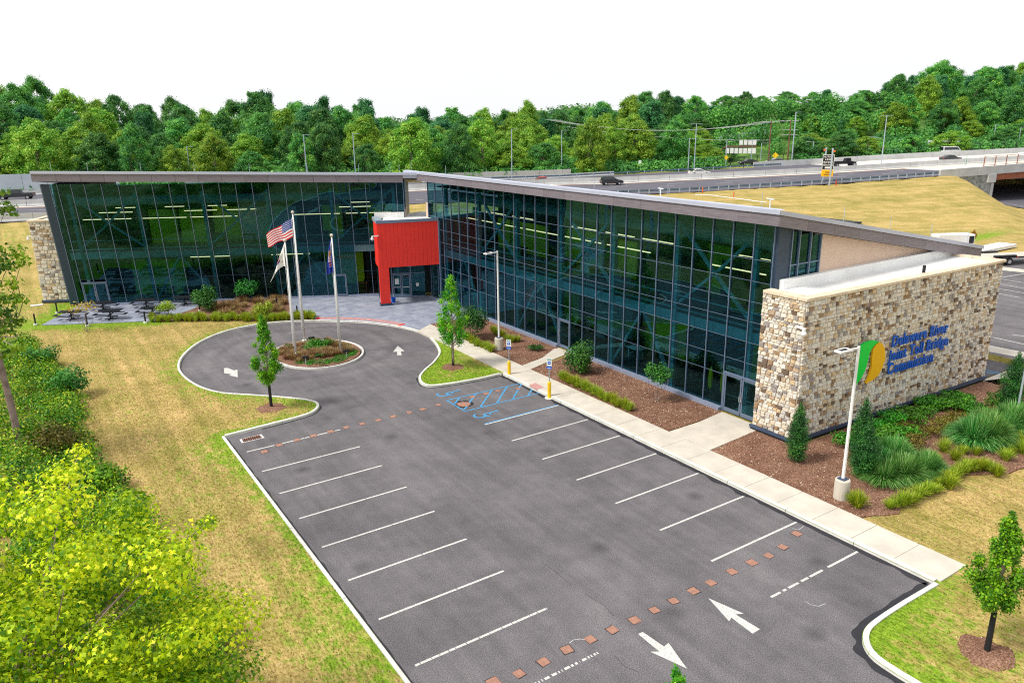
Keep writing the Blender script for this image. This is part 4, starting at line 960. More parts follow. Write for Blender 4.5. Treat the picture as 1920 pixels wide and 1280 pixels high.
# ------------------------------------------------------------------ stone clad blocks
STC = []
stone_meshes = []
def stone_mesh(k):
    t = k/24; r = random.Random(k); c = lambda: r.uniform(.0, .10)
    o = [(-.5+c(), -.5+c()), (.5-c(), -.5+c()), (.5-c(), .5-c()), (-.5+c(), .5-c())]; i = [(x*.84+r.uniform(-.02, .02), y*.80+r.uniform(-.02, .02)) for x, y in o]
    vs = [(x, 0, y) for x, y in o]+[(x, -1+r.uniform(-.15, .15), y) for x, y in i]; me = bpy.data.meshes.new('stone')
    me.from_pydata(vs, [], [(4, 5, 6, 7), (0, 1, 5, 4), (1, 2, 6, 5), (2, 3, 7, 6), (3, 0, 4, 7)]); me.materials.append(MT['stone'])
    a = me.attributes.new('tint', 'FLOAT', 'POINT'); a.data.foreach_set('value', [t]*8); return me, vs
SM = [stone_mesh(k) for k in range(24)]
def stone_face(o, dr, L, z0, z1, seed, sc=1.0):
    """courses of rough stone over a face that starts at o and runs along dr, outward normal to its right"""
    r = random.Random(seed); z = z0; d = Vector(dr).normalized(); out = Vector((d.y, -d.x))
    while z < z1-.05:
        h = min(r.choice((.17, .22, .26, .30, .34))*sc, z1-z); 
        if z1-z-h < .1: h = z1-z
        s = 0
        while s < L-.02:
            w_ = r.uniform(.20, .50)*sc
            if L-s-w_ < .14: w_ = L-s
            if h > .27 and r.random() < .45:
                hh = h*r.uniform(.4, .6); STC.append((o, d, s, w_, z, hh, r.random())); STC.append((o, d, s, w_, z+hh, h-hh, r.random()))
            else: STC.append((o, d, s, w_, z, h, r.random()))
            s += w_
        z += h
SB = [(23.2, 3.62), (41.1, 3.0), (41.1, 6.15), (23.2, 6.15)]
MB().prism(SB, .1, 7.6).build('stone_block', 'mortar', BL)
dS = Vector(SB[1])-Vector(SB[0])
stone_face(Vector(SB[3]), (0, -1), SB[3][1]-SB[0][1], .42, 7.6, 3, .82); stone_face(Vector(SB[0]), dS, dS.length, .42, 7.6, 4, .82); stone_face(Vector(SB[1]), (0, 1), 3.15, .42, 7.6, 8, .82)
TP = lambda s, t: TL((s, t, 0))[:2]
LB = [TP(-3.85, 1.5), TP(-.75, 1.5), TP(-.75, 10), TP(-3.85, 10)]
MB().prism(LB, .1, 7.75).build('stone_block', 'mortar', BL)
stone_face(Vector(LB[0]), U, 3.1, .42, 7.75, 5, 1.15); stone_face(Vector(LB[3]), -W, 8.5, .42, 7.75, 6, 1.15)
def stval(q):
    o, d, s, w_, z, h, t = q; p = Vector((*(o+d*(s+w_/2)), z+h/2)); D = (p-CP).length; out = Vector((d.y, -d.x, 0)); c = max(.05, (CP-p).normalized().dot(out))
    return w_*h*c/D**2
STC.sort(key=stval, reverse=True)
bulk = MB(); btint = []
for i, (o, d, s, w_, z, h, t) in enumerate(STC):
    k = int(t*24) % 24; me, vs = SM[k]; dep = .035+.05*((t*97) % 1); p = o+d*(s+w_/2); zc = z+h/2; g = .985
    if i < 300:
        ob = link('stone', me, BL, Vector((*p, zc))-Vector((24, 25, 0))); ob.scale = (w_*g, dep, h*g); ob.rotation_euler.z = math.atan2(d.y, d.x)
    else:
        out = Vector((d.y, -d.x)); n0 = len(bulk.v)
        bulk.add([(*(p+d*(x*w_*g)+out*(-y*dep)), zc+q_*h*g) for x, y, q_ in vs], [(4, 5, 6, 7), (0, 1, 5, 4), (1, 2, 6, 5), (2, 3, 7, 6), (3, 0, 4, 7)]); btint += [(t*7.77) % 1]*8
ob = bulk.build('stonework', 'stone', BL, kind='stuff'); a = ob.data.attributes.new('tint', 'FLOAT', 'POINT'); a.data.foreach_set('value', btint)
def cop(a, b, w_, z, outn, ext=0, mat='coping', step=1.25, name='coping_stone', h=.15):
    a = Vector(a); b = Vector(b); L = (b-a).length; d = (b-a)/L; n = max(1, round(L/step)); out = Vector((d.y, -d.x))*outn
    for i in range(n):
        p = a+d*(L*i/n+.006-(ext if i == 0 else 0)); q = a+d*(L*(i+1)/n-.006+(ext if i == n-1 else 0))
        MB().prism([(p+out*.12)[:], (q+out*.12)[:], (q-out*w_)[:], (p-out*w_)[:]], z, z+h).build(name, mat, BL, bevel=.012)
cop(SB[0], SB[1], .42, 7.605, 1, .12); cop((23.2, 6.1), (23.2, 4.05), .55, 7.606, 1, 0); cop((41.1, 3.45), (41.1, 6.9), .4, 7.604, 1)
cop((41.1, 6.9), (43.5, 7.0), .4, 7.60, 1)
part('white_roof', None, [(23.75, 40.75, 3.55, 6.1, 7.35, 7.62)], 'membrane'); part('white_upstand', None, [(24.35, 42.0, 5.85, 6.14, 7.4, 8.12)], 'membrane')
MB().tube([(33.6, 3.7, 7.6), (33.6, 3.7, 8.15)], .09, 8).build('roof_pipe', 'black', BL)
cop(LB[0], LB[1], .4, 7.755, 1, .12); cop(LB[3], LB[0], .4, 7.757, 1); part('white_roof', None, [(-6.2, -4.6, 64.3, 66.0, 7.6, 7.74)], 'membrane') if 0 else MB().prism([TP(-3.4, 1.95), TP(-.75, 1.95), TP(-.75, 10), TP(-3.4, 10)], 7.6, 7.78).build('white_roof', 'membrane', BL)
def skirt(P, closed=False):
    for a, b in zip(P, P[1:]):
        a = Vector(a); b = Vector(b); d = (b-a).normalized(); out = Vector((d.y, -d.x))
        for off, z0, z1, m_ in ((.13, .26, .42, 'trim'), (.09, .05, .258, 'black')):
            MB().prism([(a+out*off-d*off)[:], (b+out*off+d*off)[:], (b-out*.02)[:], (a-out*.02)[:]], z0, z1).build('base_trim', m_, BL)
skirt([SB[3], SB[0]]); skirt([SB[0], SB[1]]); skirt([LB[0], LB[1]]); skirt([LB[3], LB[0]])
# ------------------------------------------------------------------ wall sign: logo and raised letters
dn = dS.normalized(); on = Vector((dn.y, -dn.x))
def onwall(x, z, off): v = Vector(SB[0])+dn*((x-SB[0][0])/dn.x); v = v+on*off; return Vector((v.x, v.y, z))
sg = empty('wall_sign', onwall(32, 4, .12), 'raised blue lettering with green and gold leaf logo on the long stone wall', 'sign')
def extr(P, name, mat, o0=.1, o1=.2):
    vs = [Vector(p) for p in P]; n = len(P); vv, ee, ff, *_ = delaunay_2d_cdt(vs, [(i, (i+1) % n) for i in range(n)], [], 1, 1e-5)
    mb = MB(); mb.add([onwall(p.x, p.y, o1) for p in vv], [tuple(f) for f in ff]); mb.add([onwall(x, z, o1) for x, z in P]+[onwall(x, z, o0) for x, z in P], [(i, (i+1) % n, (i+1) % n+n, i+n) for i in range(n)]); return mb.build(name, mat, sg)
def smooth2(P, n=5): return [(p.x, p.y) for p in cat_rom([(x, z, 0) for x, z in P], n, True)]
extr([(27.51,2.45),(27.53,2.81),(27.57,3.63),(27.6,4.61),(27.99,4.78),(28.37,4.81),(28.75,4.78),(29.25,4.65),(29.0,4.57),(28.76,4.47),(28.61,4.3),(28.49,4.1),(28.47,3.85),(28.4,3.54),(28.29,3.2),(28.13,2.94),(27.91,2.72),(27.68,2.56)], 'logo_leaf', 'lgreen')
extr([(29.26,4.62),(29.63,4.41),(29.87,4.08),(29.98,3.57),(29.85,3.13),(29.56,2.72),(29.06,2.52),(28.56,2.42),(28.51,2.49),(28.72,2.86),(28.84,3.32),(28.76,3.89),(28.79,4.3),(29.01,4.52)], 'logo_leaf', 'gold')
STEM = {'D': (.12,), 'l': (.5,), 'R': (.12, .88), 'i': (.5,), 'n': (.14, .86), 'm': (.1, .5, .9), 'r': (.2,), 'B': (), 'J': (), 'T': (.5,), 'd': (.9,), 't': ()}
def text_line(txt, x0, z0, x1, h, step=.1):
    prev = 0; tot = None; glyphs = []; step = 1.10
    def shape(s):
        cu_ = bpy.data.curves.new('letter', 'FONT'); cu_.body = s; cu_.size = 1; cu_.extrude = .5; cu_.offset = .022; cu_.resolution_u = 3
        o = bpy.data.objects.new('letter', cu_); COL.objects.link(o); bpy.context.view_layer.update()
        me = bpy.data.meshes.new_from_object(o.evaluated_get(bpy.context.evaluated_depsgraph_get())); bpy.data.objects.remove(o); return me
    def ext(me): xs_ = [v.co.x for v in me.vertices]; return (min(xs_), max(xs_)) if xs_ else (0, 0)
    full = shape(txt); W_ = ext(full)[1]; kx = (x1-x0)/W_
    for i, ch in enumerate(txt):
        if ch == ' ': continue
        g = shape(ch); a, b = ext(g); e = ext(shape(txt[:i+1]))[1]; off = e-b
        st = [a+(b-a)*q_ for q_ in STEM.get(ch, ())]
        vs = [(v.co.x, v.co.y, v.co.z) for v in g.vertices]; fs = [tuple(p.vertices) for p in g.polygons]
        for sx in st:
            n0 = len(vs); vs += [(sx+dx*.12, dy, dz*.5) for dz in (-1, 1) for dx, dy in ((-1, 0), (1, 0), (1, .055), (-1, .055))]; fs += [tuple(n0+q_ for q_ in f) for f in ((4, 5, 6, 7), (0, 1, 5, 4), (1, 2, 6, 5), (2, 3, 7, 6), (3, 0, 4, 7))]
        c_ = (a+b)/2; MB().add([onwall(x0+(c_+(x-c_)*.87+off)*kx, z0+y*h/.70, .16+.06*z) for x, y, z in vs], fs).build('letter', 'blue', sg)
T1 = [(30.42,4.13),(35.83,4.01),(30.37,3.33),(36.07,3.16),(30.33,2.57),(34.74,2.34)]
text_line('Delaware River', T1[0][0], T1[0][1], T1[1][0], .62)
text_line('Joint Toll Bridge', T1[2][0], T1[2][1], T1[3][0], .62)
text_line('Commission', T1[4][0], T1[4][1], T1[5][0], .62)
# cameras on the walls
def seccam(p, dr, label):
    o = empty('security_camera', p, label, 'camera'); d = Vector((*dr, 0)).normalized()
    mb = MB(); mb.bar(Vector(p), Vector(p)+d*.55, .09, .09); mb.build('arm', 'white', o); mb = MB(); q = Vector(p)+d*.55
    mb.tube([q, q-Vector((0, 0, .12))], .09, 8); mb.build('bracket', 'white', o); mb = MB(); mb.ball(q-Vector((0, 0, .25)), .15, 10); mb.build('dome', 'white', o, smooth=True)
seccam(TC((.1, -.04, 6.5)), -E1, 'white dome security camera on the left edge of the red entrance block')
seccam((*TP(-3.85, 2.0), 6.4), -U, 'white dome security camera on the left stone tower')
seccam((23.1, 4.0, 6.3), (-.2, -1), 'white security camera near the top corner of the right stone wall')
seccam((41.1, 4.0, 6.4), (1, -.3), 'white security camera on the far end of the right stone wall, facing the back lot')

# ------------------------------------------------------------------ plants
def gz(x, y): return .11+ground(x, y)
def blades(name, n, h, spread, wd, mat, droop=.5, tv=.3, seed=0, base=.08):
    """arching grass blades, each a strip of three faces"""
    a = rng.random(n)*2*np.pi; l = h*(.6+.5*rng.random(n)); lean = spread*(.15+.85*rng.random(n)); r0 = base*np.sqrt(rng.random(n))
    d = np.stack([np.cos(a), np.sin(a), 0*a], 1); s = np.stack([-np.sin(a), np.cos(a), 0*a], 1)
    B = d*r0[:, None]; ts = [0, .4, .75, 1]; rows = []
    for t in ts:
        c = B+d*(lean*t**1.3)[:, None]+np.array([0, 0, 1])*(l*(t*(1+.35)-droop*t*t*(lean/spread)**1.2))[:, None]
        wv = s*(wd*(1-.85*t))[None, None] if 0 else s*wd*(1-.85*t)*.5
        rows += [c-wv, c+wv]
    V = np.stack(rows, 1).reshape(-1, 3); F = np.array([[0, 1, 3, 2], [2, 3, 5, 4], [4, 5, 7, 6]]); F = (F[None]+np.arange(n)[:, None, None]*8).reshape(-1, 4)
    me = bpy.data.meshes.new(name); me.vertices.add(len(V)); me.vertices.foreach_set('co', V.astype(np.float32).ravel())
    me.loops.add(F.size); me.loops.foreach_set('vertex_index', F.astype(np.int32).ravel()); me.polygons.add(len(F))
    me.polygons.foreach_set('loop_start', np.arange(0, F.size, 4, dtype=np.int32)); me.update(calc_edges=True)
    at = me.attributes.new('tint', 'FLOAT', 'POINT'); at.data.foreach_set('value', np.repeat(np.clip(.5+rng.normal(size=n)*tv, 0, 1), 8).astype(np.float32))
    me.materials.append(MT[mat]); return me
def limb(mb, a, b, r0, r1, n=7, bend=.12, k=5):
    a = Vector(a); b = Vector(b); L = (b-a).length; o = Vector((rnd.uniform(-1, 1), rnd.uniform(-1, 1), rnd.uniform(-.3, .3)))*L*bend
    mb.tube([a.lerp(b, t/k)+o*math.sin(math.pi*t/k) for t in range(k+1)], [r0+(r1-r0)*t/k for t in range(k+1)], n)
def place(proto, loc, rz=None, sc=(1, 1, 1), label=None, group=None, first=[]):
    o = proto if proto.name not in first else copy_tree(proto)
    first.append(proto.name); o.location = loc; o.rotation_euler.z = rnd.uniform(0, 6.28) if rz is None else rz; o.scale = sc if hasattr(sc, '__len__') else (sc, sc, sc)
    if label: o['label'] = label
    if group: o['group'] = group
    return o
# --- wood behind the highway
def wood_tree(k, kind):
    mat = ('l_wood', 'l_wood', 'l_wood2', 'l_wood3')[kind]
    root = empty('broadleaf_tree', (0, 0, 0), 'x', 'tree'); r = random.Random(100+k); H = 12.0; lob = []
    cw_, base, n = r.uniform(3.9, 5.0), r.uniform(.03, .12)*H, 62
    for i in range(n):
        t = (i+.5)/n; z = base+(H-base-1.1)*t; prof = math.sin(math.pi*min(1, (.16+.84*t))**r.uniform(.85, 1.15))**.55*cw_ if kind != 3 else (1-t*.6)*cw_*.9
        a = i*2.4+r.uniform(-.4, .4); q = prof*(.35+.65*math.sqrt(r.random())); lr = r.uniform(.75, 1.55)*(1-.25*t)
        lob.append(((q*math.cos(a), q*math.sin(a), z+r.uniform(-.5, .6)), (lr, lr, lr*r.uniform(.65, .95))))
    for i in range(7): a = r.uniform(0, 6.28); lob.append(((r.uniform(.2, 1.6)*math.cos(a), r.uniform(.2, 1.6)*math.sin(a), H-r.uniform(.2, 1.6)), r.uniform(.45, .95)))
    me = crown('crown', lob, 430, .30, mat, .8, .8, tvar=.5, jit=.28); link('crown', me, root)
    mb = MB(); limb(mb, (0, 0, -.8), (0, 0, H*.8), .24, .08); 
    for i in range(5): a = i*1.3; limb(mb, (0, 0, H*(.25+.1*i)), (2.1*math.cos(a), 2.1*math.sin(a), H*(.42+.11*i)), .11, .04, 5)
    mb.build('trunk', 'bark', root); return root
WT = [wood_tree(k, kd) for k, kd in enumerate((0, 0, 2, 0, 1, 2, 2, 3, 3, 0))]
SKX = [-80, 0, 100, 165, 210, 260, 300, 340, 420, 460, 560, 620, 660, 700, 740, 800, 860, 960, 1020, 1110, 1150, 1205, 1240, 1300, 1340, 1370, 1400, 1440, 1500, 1600, 1640, 1680, 1760, 1820, 1860, 1900, 2000]
SKY_ = [150, 152, 163, 172, 205, 178, 198, 192, 212, 182, 192, 192, 207, 198, 214, 212, 208, 208, 196, 190, 206, 180, 178, 182, 197, 176, 176, 191, 196, 188, 174, 150, 146, 150, 142, 130, 130]
def cam_px(x, y, z):
    d = Vector((x, y, z))-CP; k = d.dot(cf); return (960+1419.26*d.dot(cr2)/k, 640-1419.26*d.dot(cu2)/k, k) if k > 1 else (0, 0, k)
WL = {0: ('rounded mid green tree', 'rounded mid green trees'), 2: ('light yellow green loose tree', 'light yellow green trees'), 3: ('dark green narrow tree', 'dark green trees')}
TREES = []; ZN = ['at the left edge', 'above the left stone tower', 'above the left roof end', 'left of the tallest flagpole', 'behind the flagpoles', 'right of the flagpoles', 'above the roof joint', 'above the long slanted roof', 'left of the black SUV', 'right of the black SUV', 'by the tall median lamp', 'behind the gantry sign', 'above the truck sign', 'below the right hill house', 'beside the right hill house', 'at the right edge']
kinds = (0, 0, 2, 0, 0, 2, 2, 3, 3, 0); nt_ = 0
ROWS = [(7, .0, 'first row'), (19, .3, 'second row'), (32, .55, 'middle rows'), (46, .78, 'middle rows'), (62, 1.0, 'back row'), (84, 1.0, 'back row')]
for off, fr, rn in ROWS:
    x = -130+rnd.uniform(0, 6)
    while x < 420:
        x += rnd.uniform(6.0, 9.0)*(1+off/260); xx = x+rnd.uniform(-2, 2); yy = eF(xx)+(off+rnd.uniform(-4.5, 4.5)+3)/.88
        px, py, dk = cam_px(xx, yy, 6)
        if not (-70 < px < 1990) or dk < 60: continue
        if 1350 < px < 1500 and off < 60: continue
        if 1640 < px < 1930 and off < 30 and rnd.random() < .6: continue
        g = ground(xx, yy); hy = 224-(px-960)*.01355
        top = (262 if px < 1600 else 248)+(float(np.interp(px, SKX, SKY_))-255)*min(1, fr*1.0)+rnd.uniform(-9, 24 if fr < 1 else 14)
        if fr == 0: top = rnd.uniform(228, 288)
        zt = 16.18+(hy-top)/1419.26*dk*1.04; H = min(27, max(5.5, (zt-g)*1.06+.4))
        k = rnd.choice((0, 1, 3, 5, 9, 2, 5, 6, 2, 6) if fr < .6 else (0, 1, 2, 3, 4, 7, 8, 9, 4, 2)); kd = 2 if k in (2, 5, 6) else 3 if k in (7, 8) else 0
        side = ZN[int(min(15, max(0, px//120)))]
        rr = rnd.uniform(.78, 1.25)*(.68+.42*H/14)
        o = place(WT[k], (xx, yy, g), None, (rr, rr, H/12.0)); o['label'] = WL[kd][0]+', '+rn+', '+side; o['group'] = WL[kd][1]+' in the '+rn+', '+side; nt_ += 1; TREES.append((px, o))
def ordinals(lst, ends=('left', 'right')):
    by = {}
    for k_, o in lst: by.setdefault(o['label'], []).append((k_, o))
    names = ['first', 'second', 'third', 'fourth', 'fifth', 'sixth', 'seventh', 'eighth', 'ninth', 'tenth', 'eleventh', 'twelfth', 'thirteenth', 'fourteenth', 'fifteenth']
    for l, q in by.items():
        q.sort(key=lambda v: v[0])
        if len(q) == 1: continue
        for i, (_, o) in enumerate(q): o['label'] = l+', '+(('%s of the two' % ends[i]) if len(q) == 2 else ends[0] if i == 0 and len(q) == 3 else 'middle' if i == 1 and len(q) == 3 else ends[1] if i == 2 and len(q) == 3 else '%s from %s' % (names[min(i, 14)], ends[0]))
ordinals(TREES); print('wood trees', nt_)
# undergrowth along the foot of the wood and the hillside
lob = []
for i in range(1100):
    x = rnd.uniform(-60, 330); d = rnd.choice((1.5, 3, 6, 10, 16, 24, 38, 56))+rnd.uniform(-2, 2); y = eF(x)+4+d; px, py, dk = cam_px(x, y, 3)
    if not (-60 < px < 1990): continue
    if 1345 < px < 1500 and d < 24: continue
    lob.append(((x, y, ground(x, y)+.8+.05*d), (2.8, 2.8, rnd.uniform(1.2, 2.4)+.05*d)))
o = link('undergrowth', crown('undergrowth', lob, 34, .62, 'l_wood', .85, .5, tvar=.3)); tag(o, 'dense low undergrowth along the foot of the wood beyond the highway', 'undergrowth', kind='stuff')
lob = []
for i in range(900):
    x = rnd.uniform(120, 520); d = rnd.uniform(88, 330); y = eF(x)+d; px, py, dk = cam_px(x, y, 10)
    zc = min(ground(x, y)+rnd.uniform(5, 10), 16.18+(224-(px-960)*.01355-float(np.interp(px, SKX, SKY_))-rnd.uniform(4, 22))/1419.26*dk-4.2)
    if -60 < px < 2000 and zc > ground(x, y)-2: lob.append(((x, y, zc), (6.5, 6.5, 4.5)))
o = link('far_wood', crown('far_wood', lob, 12, 1.0, 'l_wood', .85, .5, tvar=.35), ); tag(o, 'far off wooded hilltop that reads as one green mass behind the right hand trees', 'wood', kind='stuff')
# --- young street trees
def young_tree(seed, H, Wd, label, mat='l_young', clear=1.5, dens=1.0):
    root = empty('young_tree', (0, 0, 0), label, 'tree'); r = random.Random(seed); lob = []; mb = MB(); limb(mb, (0, 0, -.1), (0, 0, H*.9), .075, .02, 8, .015)
    for i in range(64):
        t = (i+.5)/64; z = clear+.25+(H-clear-.5)*t; w_ = Wd*.5*((.45+.55*t/.25) if t < .25 else (1-(t-.25)/.78)**.85)
        a = i*2.4+r.uniform(-.5, .5); q = w_*r.uniform(.35, 1.0); lr = r.uniform(.13, .27)*(1.15-t*.55)*Wd/2
        p = (q*math.cos(a), q*math.sin(a), z); lob.append((p, (lr, lr, lr*r.uniform(.9, 1.5)))); limb(mb, (0, 0, max(clear*.95, z-q*1.1)), p, .02, .006, 5)
    for i in range(4): lob.append(((r.uniform(-.08, .08), r.uniform(-.08, .08), H-.12-.2*i), (.10+.04*i, .10+.04*i, .16)))
    link('crown', crown('crown', lob, 4300*dens/(Wd/2)**2, .09, mat, .7, .85, tvar=.45, jit=.28), root); mb.build('trunk', 'bark', root)
    MB().tube([(0, 0, -.05), (0, 0, clear*.97)], [.095, .08], 10).build('trunk_wrap', 'wrap', root); return root
t = young_tree(1, 5.7, 1.9, 'slim young tree on the lawn at the left mouth of the round drive'); place(t, (2.92, 24.45, gz(0, 20)))
t = young_tree(2, 6.4, 2.6, 'bright green pyramidal young tree on the small lawn between the round drive and the walk'); place(t, (15.4, 24.9, gz(0, 20)))
t = young_tree(3, 4.9, 1.9, 'young green tree with dark wrapped trunk on the dry lawn at the bottom right corner'); place(t, (14.98, -9.66, gz(0, 0)))
MB().bar((14.90, -9.74, .35), (14.90, -9.74, .6), .05, .01).build('trunk_tag', 'white', t) if 0 else None
# --- shrubs and bushes
def bush(name, label, cat, loc, r, h, mat, leaf=.09, dens=900, stems=True, lobn=12, seed=0, flat=.9, lobed=False, group=None, base=.0):
    root = empty(name, loc, label, cat, group); q = random.Random(seed+int(loc[0]*10)); lob = []
    for i in range(lobn):
        a = i*2.4; d = r*.62*math.sqrt((i+.5)/lobn); z = base+(h-base)*(.30+.45*q.random())*(1-.35*(d/r)**2)
        lr = r*q.uniform(.30, .50); lob.append(((d*math.cos(a)+loc[0], d*math.sin(a)+loc[1], z+loc[2]), (lr, lr, (h-base)*q.uniform(.20, .32)*flat)))
    me = crown('foliage', lob, dens, leaf, mat, .75, .6, lobed=lobed); me.transform(Matrix.Translation(-Vector(loc))); link('foliage', me, root)
    if stems:
        mb = MB()
        for i in range(5): a = i*1.26; limb(mb, (loc[0]+.05*math.cos(a), loc[1]+.05*math.sin(a), loc[2]-.05), (loc[0]+r*.45*math.cos(a), loc[1]+r*.45*math.sin(a), loc[2]+h*.7), .022, .008, 5)
        mb.build('stem', 'bark', root)
    return root
bush('magnolia_bush', 'dense round green bush in the mulch bed by the single glass door', 'bush', (21.45, 18.8, .15), 1.15, 2.3, 'l_shrub', .13, 620, lobn=16, flat=1.2)
bush('small_tree', 'small leafy tree on a thin pale stem in the mulch bed near the double doors', 'tree', (21.95, 12.1, .15), 1.0, 2.5, 'l_shrub', .13, 520, lobn=11, base=1.1, flat=1.1)
bush('dark_bush', 'dark blue green bush at the glass wall behind the pyramidal young tree', 'bush', (19.9, 29.9, .15), 1.5, 2.9, 'l_conifer', .13, 420, lobn=16, base=.4, flat=1.1)
bush('low_juniper', 'small dark spreading juniper alone in the mulch by the lamp post', 'shrub', (22.12,24.66,0.15), .75, .45, 'l_conifer', .10, 900, False)
bush('rounded_bush', 'rounded bright green bush at the right edge of the picnic patio', 'bush', (5.25, 51.8, .15), 1.35, 2.3, 'l_shrub', .15, 420, lobn=16, flat=1.2)
bush('rounded_bush', 'green bush with spreading crown against the glass wall in the left bed', 'bush', (9.3, 53.7, .15), 1.35, 2.2, 'l_shrub', .15, 420, lobn=14, base=.5, flat=1.1)
bush('flowering_bush', 'pale green bush with cream flowers in the left bed near the plaza', 'bush', (8.7, 45.9, .15), 1.15, 1.8, 'l_tuft', .14, 380, lobn=12)
bush('flowering_bush', 'green bush with creamy leaf tips behind the light bollard on the patio', 'bush', (1.9, 51.3, .15), 1.05, 1.7, 'l_tuft', .14, 330, lobn=12, base=.3)
bush('small_autumn_tree', 'small thin tree with yellow and pink leaves in front of the picnic patio', 'tree', (-4.3, 50.3, .12), 1.5, 2.9, 'l_autumn', .13, 75, lobn=13, base=1.4, flat=1.0)
def conifer(label, loc, r, h, mat='l_conifer', cones=False):
    root = empty('columnar_conifer', (0, 0, 0), label, 'tree'); lob = []; n = 26
    for i in range(n):
        t = (i+.5)/n; w_ = r*math.sin(math.pi*min(1, .20+.80*t))**.75; a = i*2.4; q = w_*.45; lob.append(((q*math.cos(a), q*math.sin(a), .18+(h-.3)*t), (w_*.55+.05, w_*.55+.05, h/n*2.2)))
    lob.append(((0, 0, h-.12), (.07, .07, .2)))
    link('foliage', crown('foliage', lob, 5200, .075, mat, .5, .6, tvar=.4, jit=.25), root); MB().tube([(0, 0, -.05), (0, 0, h*.8)], [.06, .02], 6).build('trunk', 'bark', root); root.location = loc; return root
conifer('slim dark green conifer in the mulch at the near corner of the stone wall', (21.62, 2.25, .15), .52, 3.0)
conifer('slim dark conifer touching the lamp post in front of the long stone wall', (23.4, .1, .15), .55, 3.5)
conifer('bushy dark green conifer just behind the lamp post', (22.7, -.55, .15), .62, 2.7, 'l_conifer')
conifer('dark conifer at the right edge beside the far end of the long stone wall', (36.86,-0.45,0.15), .75, 3.4)
# bed along the stone wall
J = [(25.34,1.92),(28.0,2.13),(29.58,2.34),(30.75,1.98),(32.07,1.98),(33.6,2.37),(34.33,1.86),(35.66,1.94),(27.06,1.11),(28.79,1.14),(34.88,0.96),(34.27,-0.05),(37.42,0.17)]
jl_ = []; bl_ = []
for i, (x, y) in enumerate(J):
    jl_.append((math.hypot(x-23, y-3.5), bush('juniper', 'low bright green juniper along the stone wall', 'shrub', (x, y, .15), rnd.uniform(.9, 1.25), rnd.uniform(.7, 1.0), 'l_juniper', .13, 520, False, 11, i, .9, group='junipers along the long stone wall')))
for i, (x, y) in enumerate([(28.05,0.01),(29.91,0.35),(31.16,0.33),(31.98,0.19),(26.92,-0.36),(33.45,0.52),(35.02,-0.11),(29.46,1.53)]):
    bl_.append((math.hypot(x-23, y-3.5), bush('barberry', 'low bronze shrub behind the fountain grass', 'shrub', (x, y, .15), rnd.uniform(.7, .95), rnd.uniform(.6, .8), 'l_bronze', .09, 900, False, 9, i, group='bronze shrubs in the wall bed')))
ordinals(jl_, ('the near corner', 'far')); ordinals(bl_, ('the near corner', 'far'))
def grass_thing(name, label, cat, proto_mesh, locs, sc, group, part='blades'):
    first = None; out = []
    for i, (x, y) in enumerate(locs):
        s = rnd.uniform(*sc); o = empty(name, (x, y, gz(x, y)+.03), label, cat, group); o.rotation_euler.z = rnd.uniform(0, 6.28); o.scale = (s, s, s*rnd.uniform(.85, 1.1)); link(part, proto_mesh[i % len(proto_mesh)], o); out.append((cam_px(x, y, 0)[0] if 'turf clump' not in label else i, o))
    return out
FG = [blades('blades', 2800, 1.02, 1.15, .042, 'l_grass', 1.15, .42, base=.35) for _ in range(2)]
grass_thing('fountain_grass', 'large fountain grass clump nearest the lamp post, arching green blades', 'grass', FG, [(23.19,-1.24),(25.2,-0.47),(24.13,-1.58),(23.9,-0.54)], (.9, 1.15), 'fountain grass clumps by the lamp post')
grass_thing('fountain_grass', 'single fountain grass clump right of the big group', 'grass', FG, [(25.55,-1.91)], (.85, .86), 'fountain grass clump on its own')
grass_thing('fountain_grass', 'arching fountain grass clump at the far right of the wall bed', 'grass', FG, [(30.76,-1.5),(31.44,-1.82),(32.46,-1.2),(32.91,-1.77),(34.09,-1.75),(35.08,-1.83)], (.95, 1.2), 'fountain grass clumps at the far right')
TF = [blades('blades', 260, .42, .34, .028, 'l_tuft', .7, .35, base=.10) for _ in range(3)]
a, b = Vector((19.48,18.5)), Vector((19.27,11.87))
ordinals(grass_thing('lily_turf', 'lily turf clump in the row edging the walk', 'grass', TF, [tuple(a.lerp(b, i/14)+Vector((.25+rnd.uniform(-.08, .08), rnd.uniform(-.1, .1)))) for i in range(15)], (1.1, 1.5), 'lily turf row beside the walk'), ('the sign end', 'far'))
ordinals(grass_thing('lily_turf', 'yellow green tuft in the bed around the middle lamp post', 'grass', TF, [(19.17,28.14),(19.28,27.56),(19.28,26.89),(19.25,26.26),(19.24,28.95),(22.02,29.82),(22.02,29.07),(21.84,28.12),(21.85,27.4),(22.23,30.62),(19.48,29.84),(22.25,27.28)], (1.0, 1.5), 'tufts by the middle lamp post'), ('left', 'right'))
ordinals(grass_thing('yellow_sedge', 'yellow sedge tuft along the lawn edge just right of the lamp post', 'grass', TF, [(21.02,-2.87),(21.42,-2.92),(21.73,-3.02),(22.06,-3.09),(22.42,-3.17),(22.93,-3.05),(23.55,-3.13)], (.9, 1.5), 'yellow sedges along the lawn edge just right of the lamp post'), ('left', 'right'))
ordinals(grass_thing('yellow_sedge', 'yellow sedge tuft on the second curve of the lawn edge', 'grass', TF, [(24.07,-3.25),(24.63,-3.02),(25.28,-3.03),(25.7,-3.01),(26.21,-2.91),(26.69,-2.91),(27.15,-2.96),(27.53,-3.09),(27.86,-3.19),(28.1,-3.36),(28.07,-3.61)], (.9, 1.5), 'yellow sedges on the second curve of the lawn edge'), ('left', 'right'))
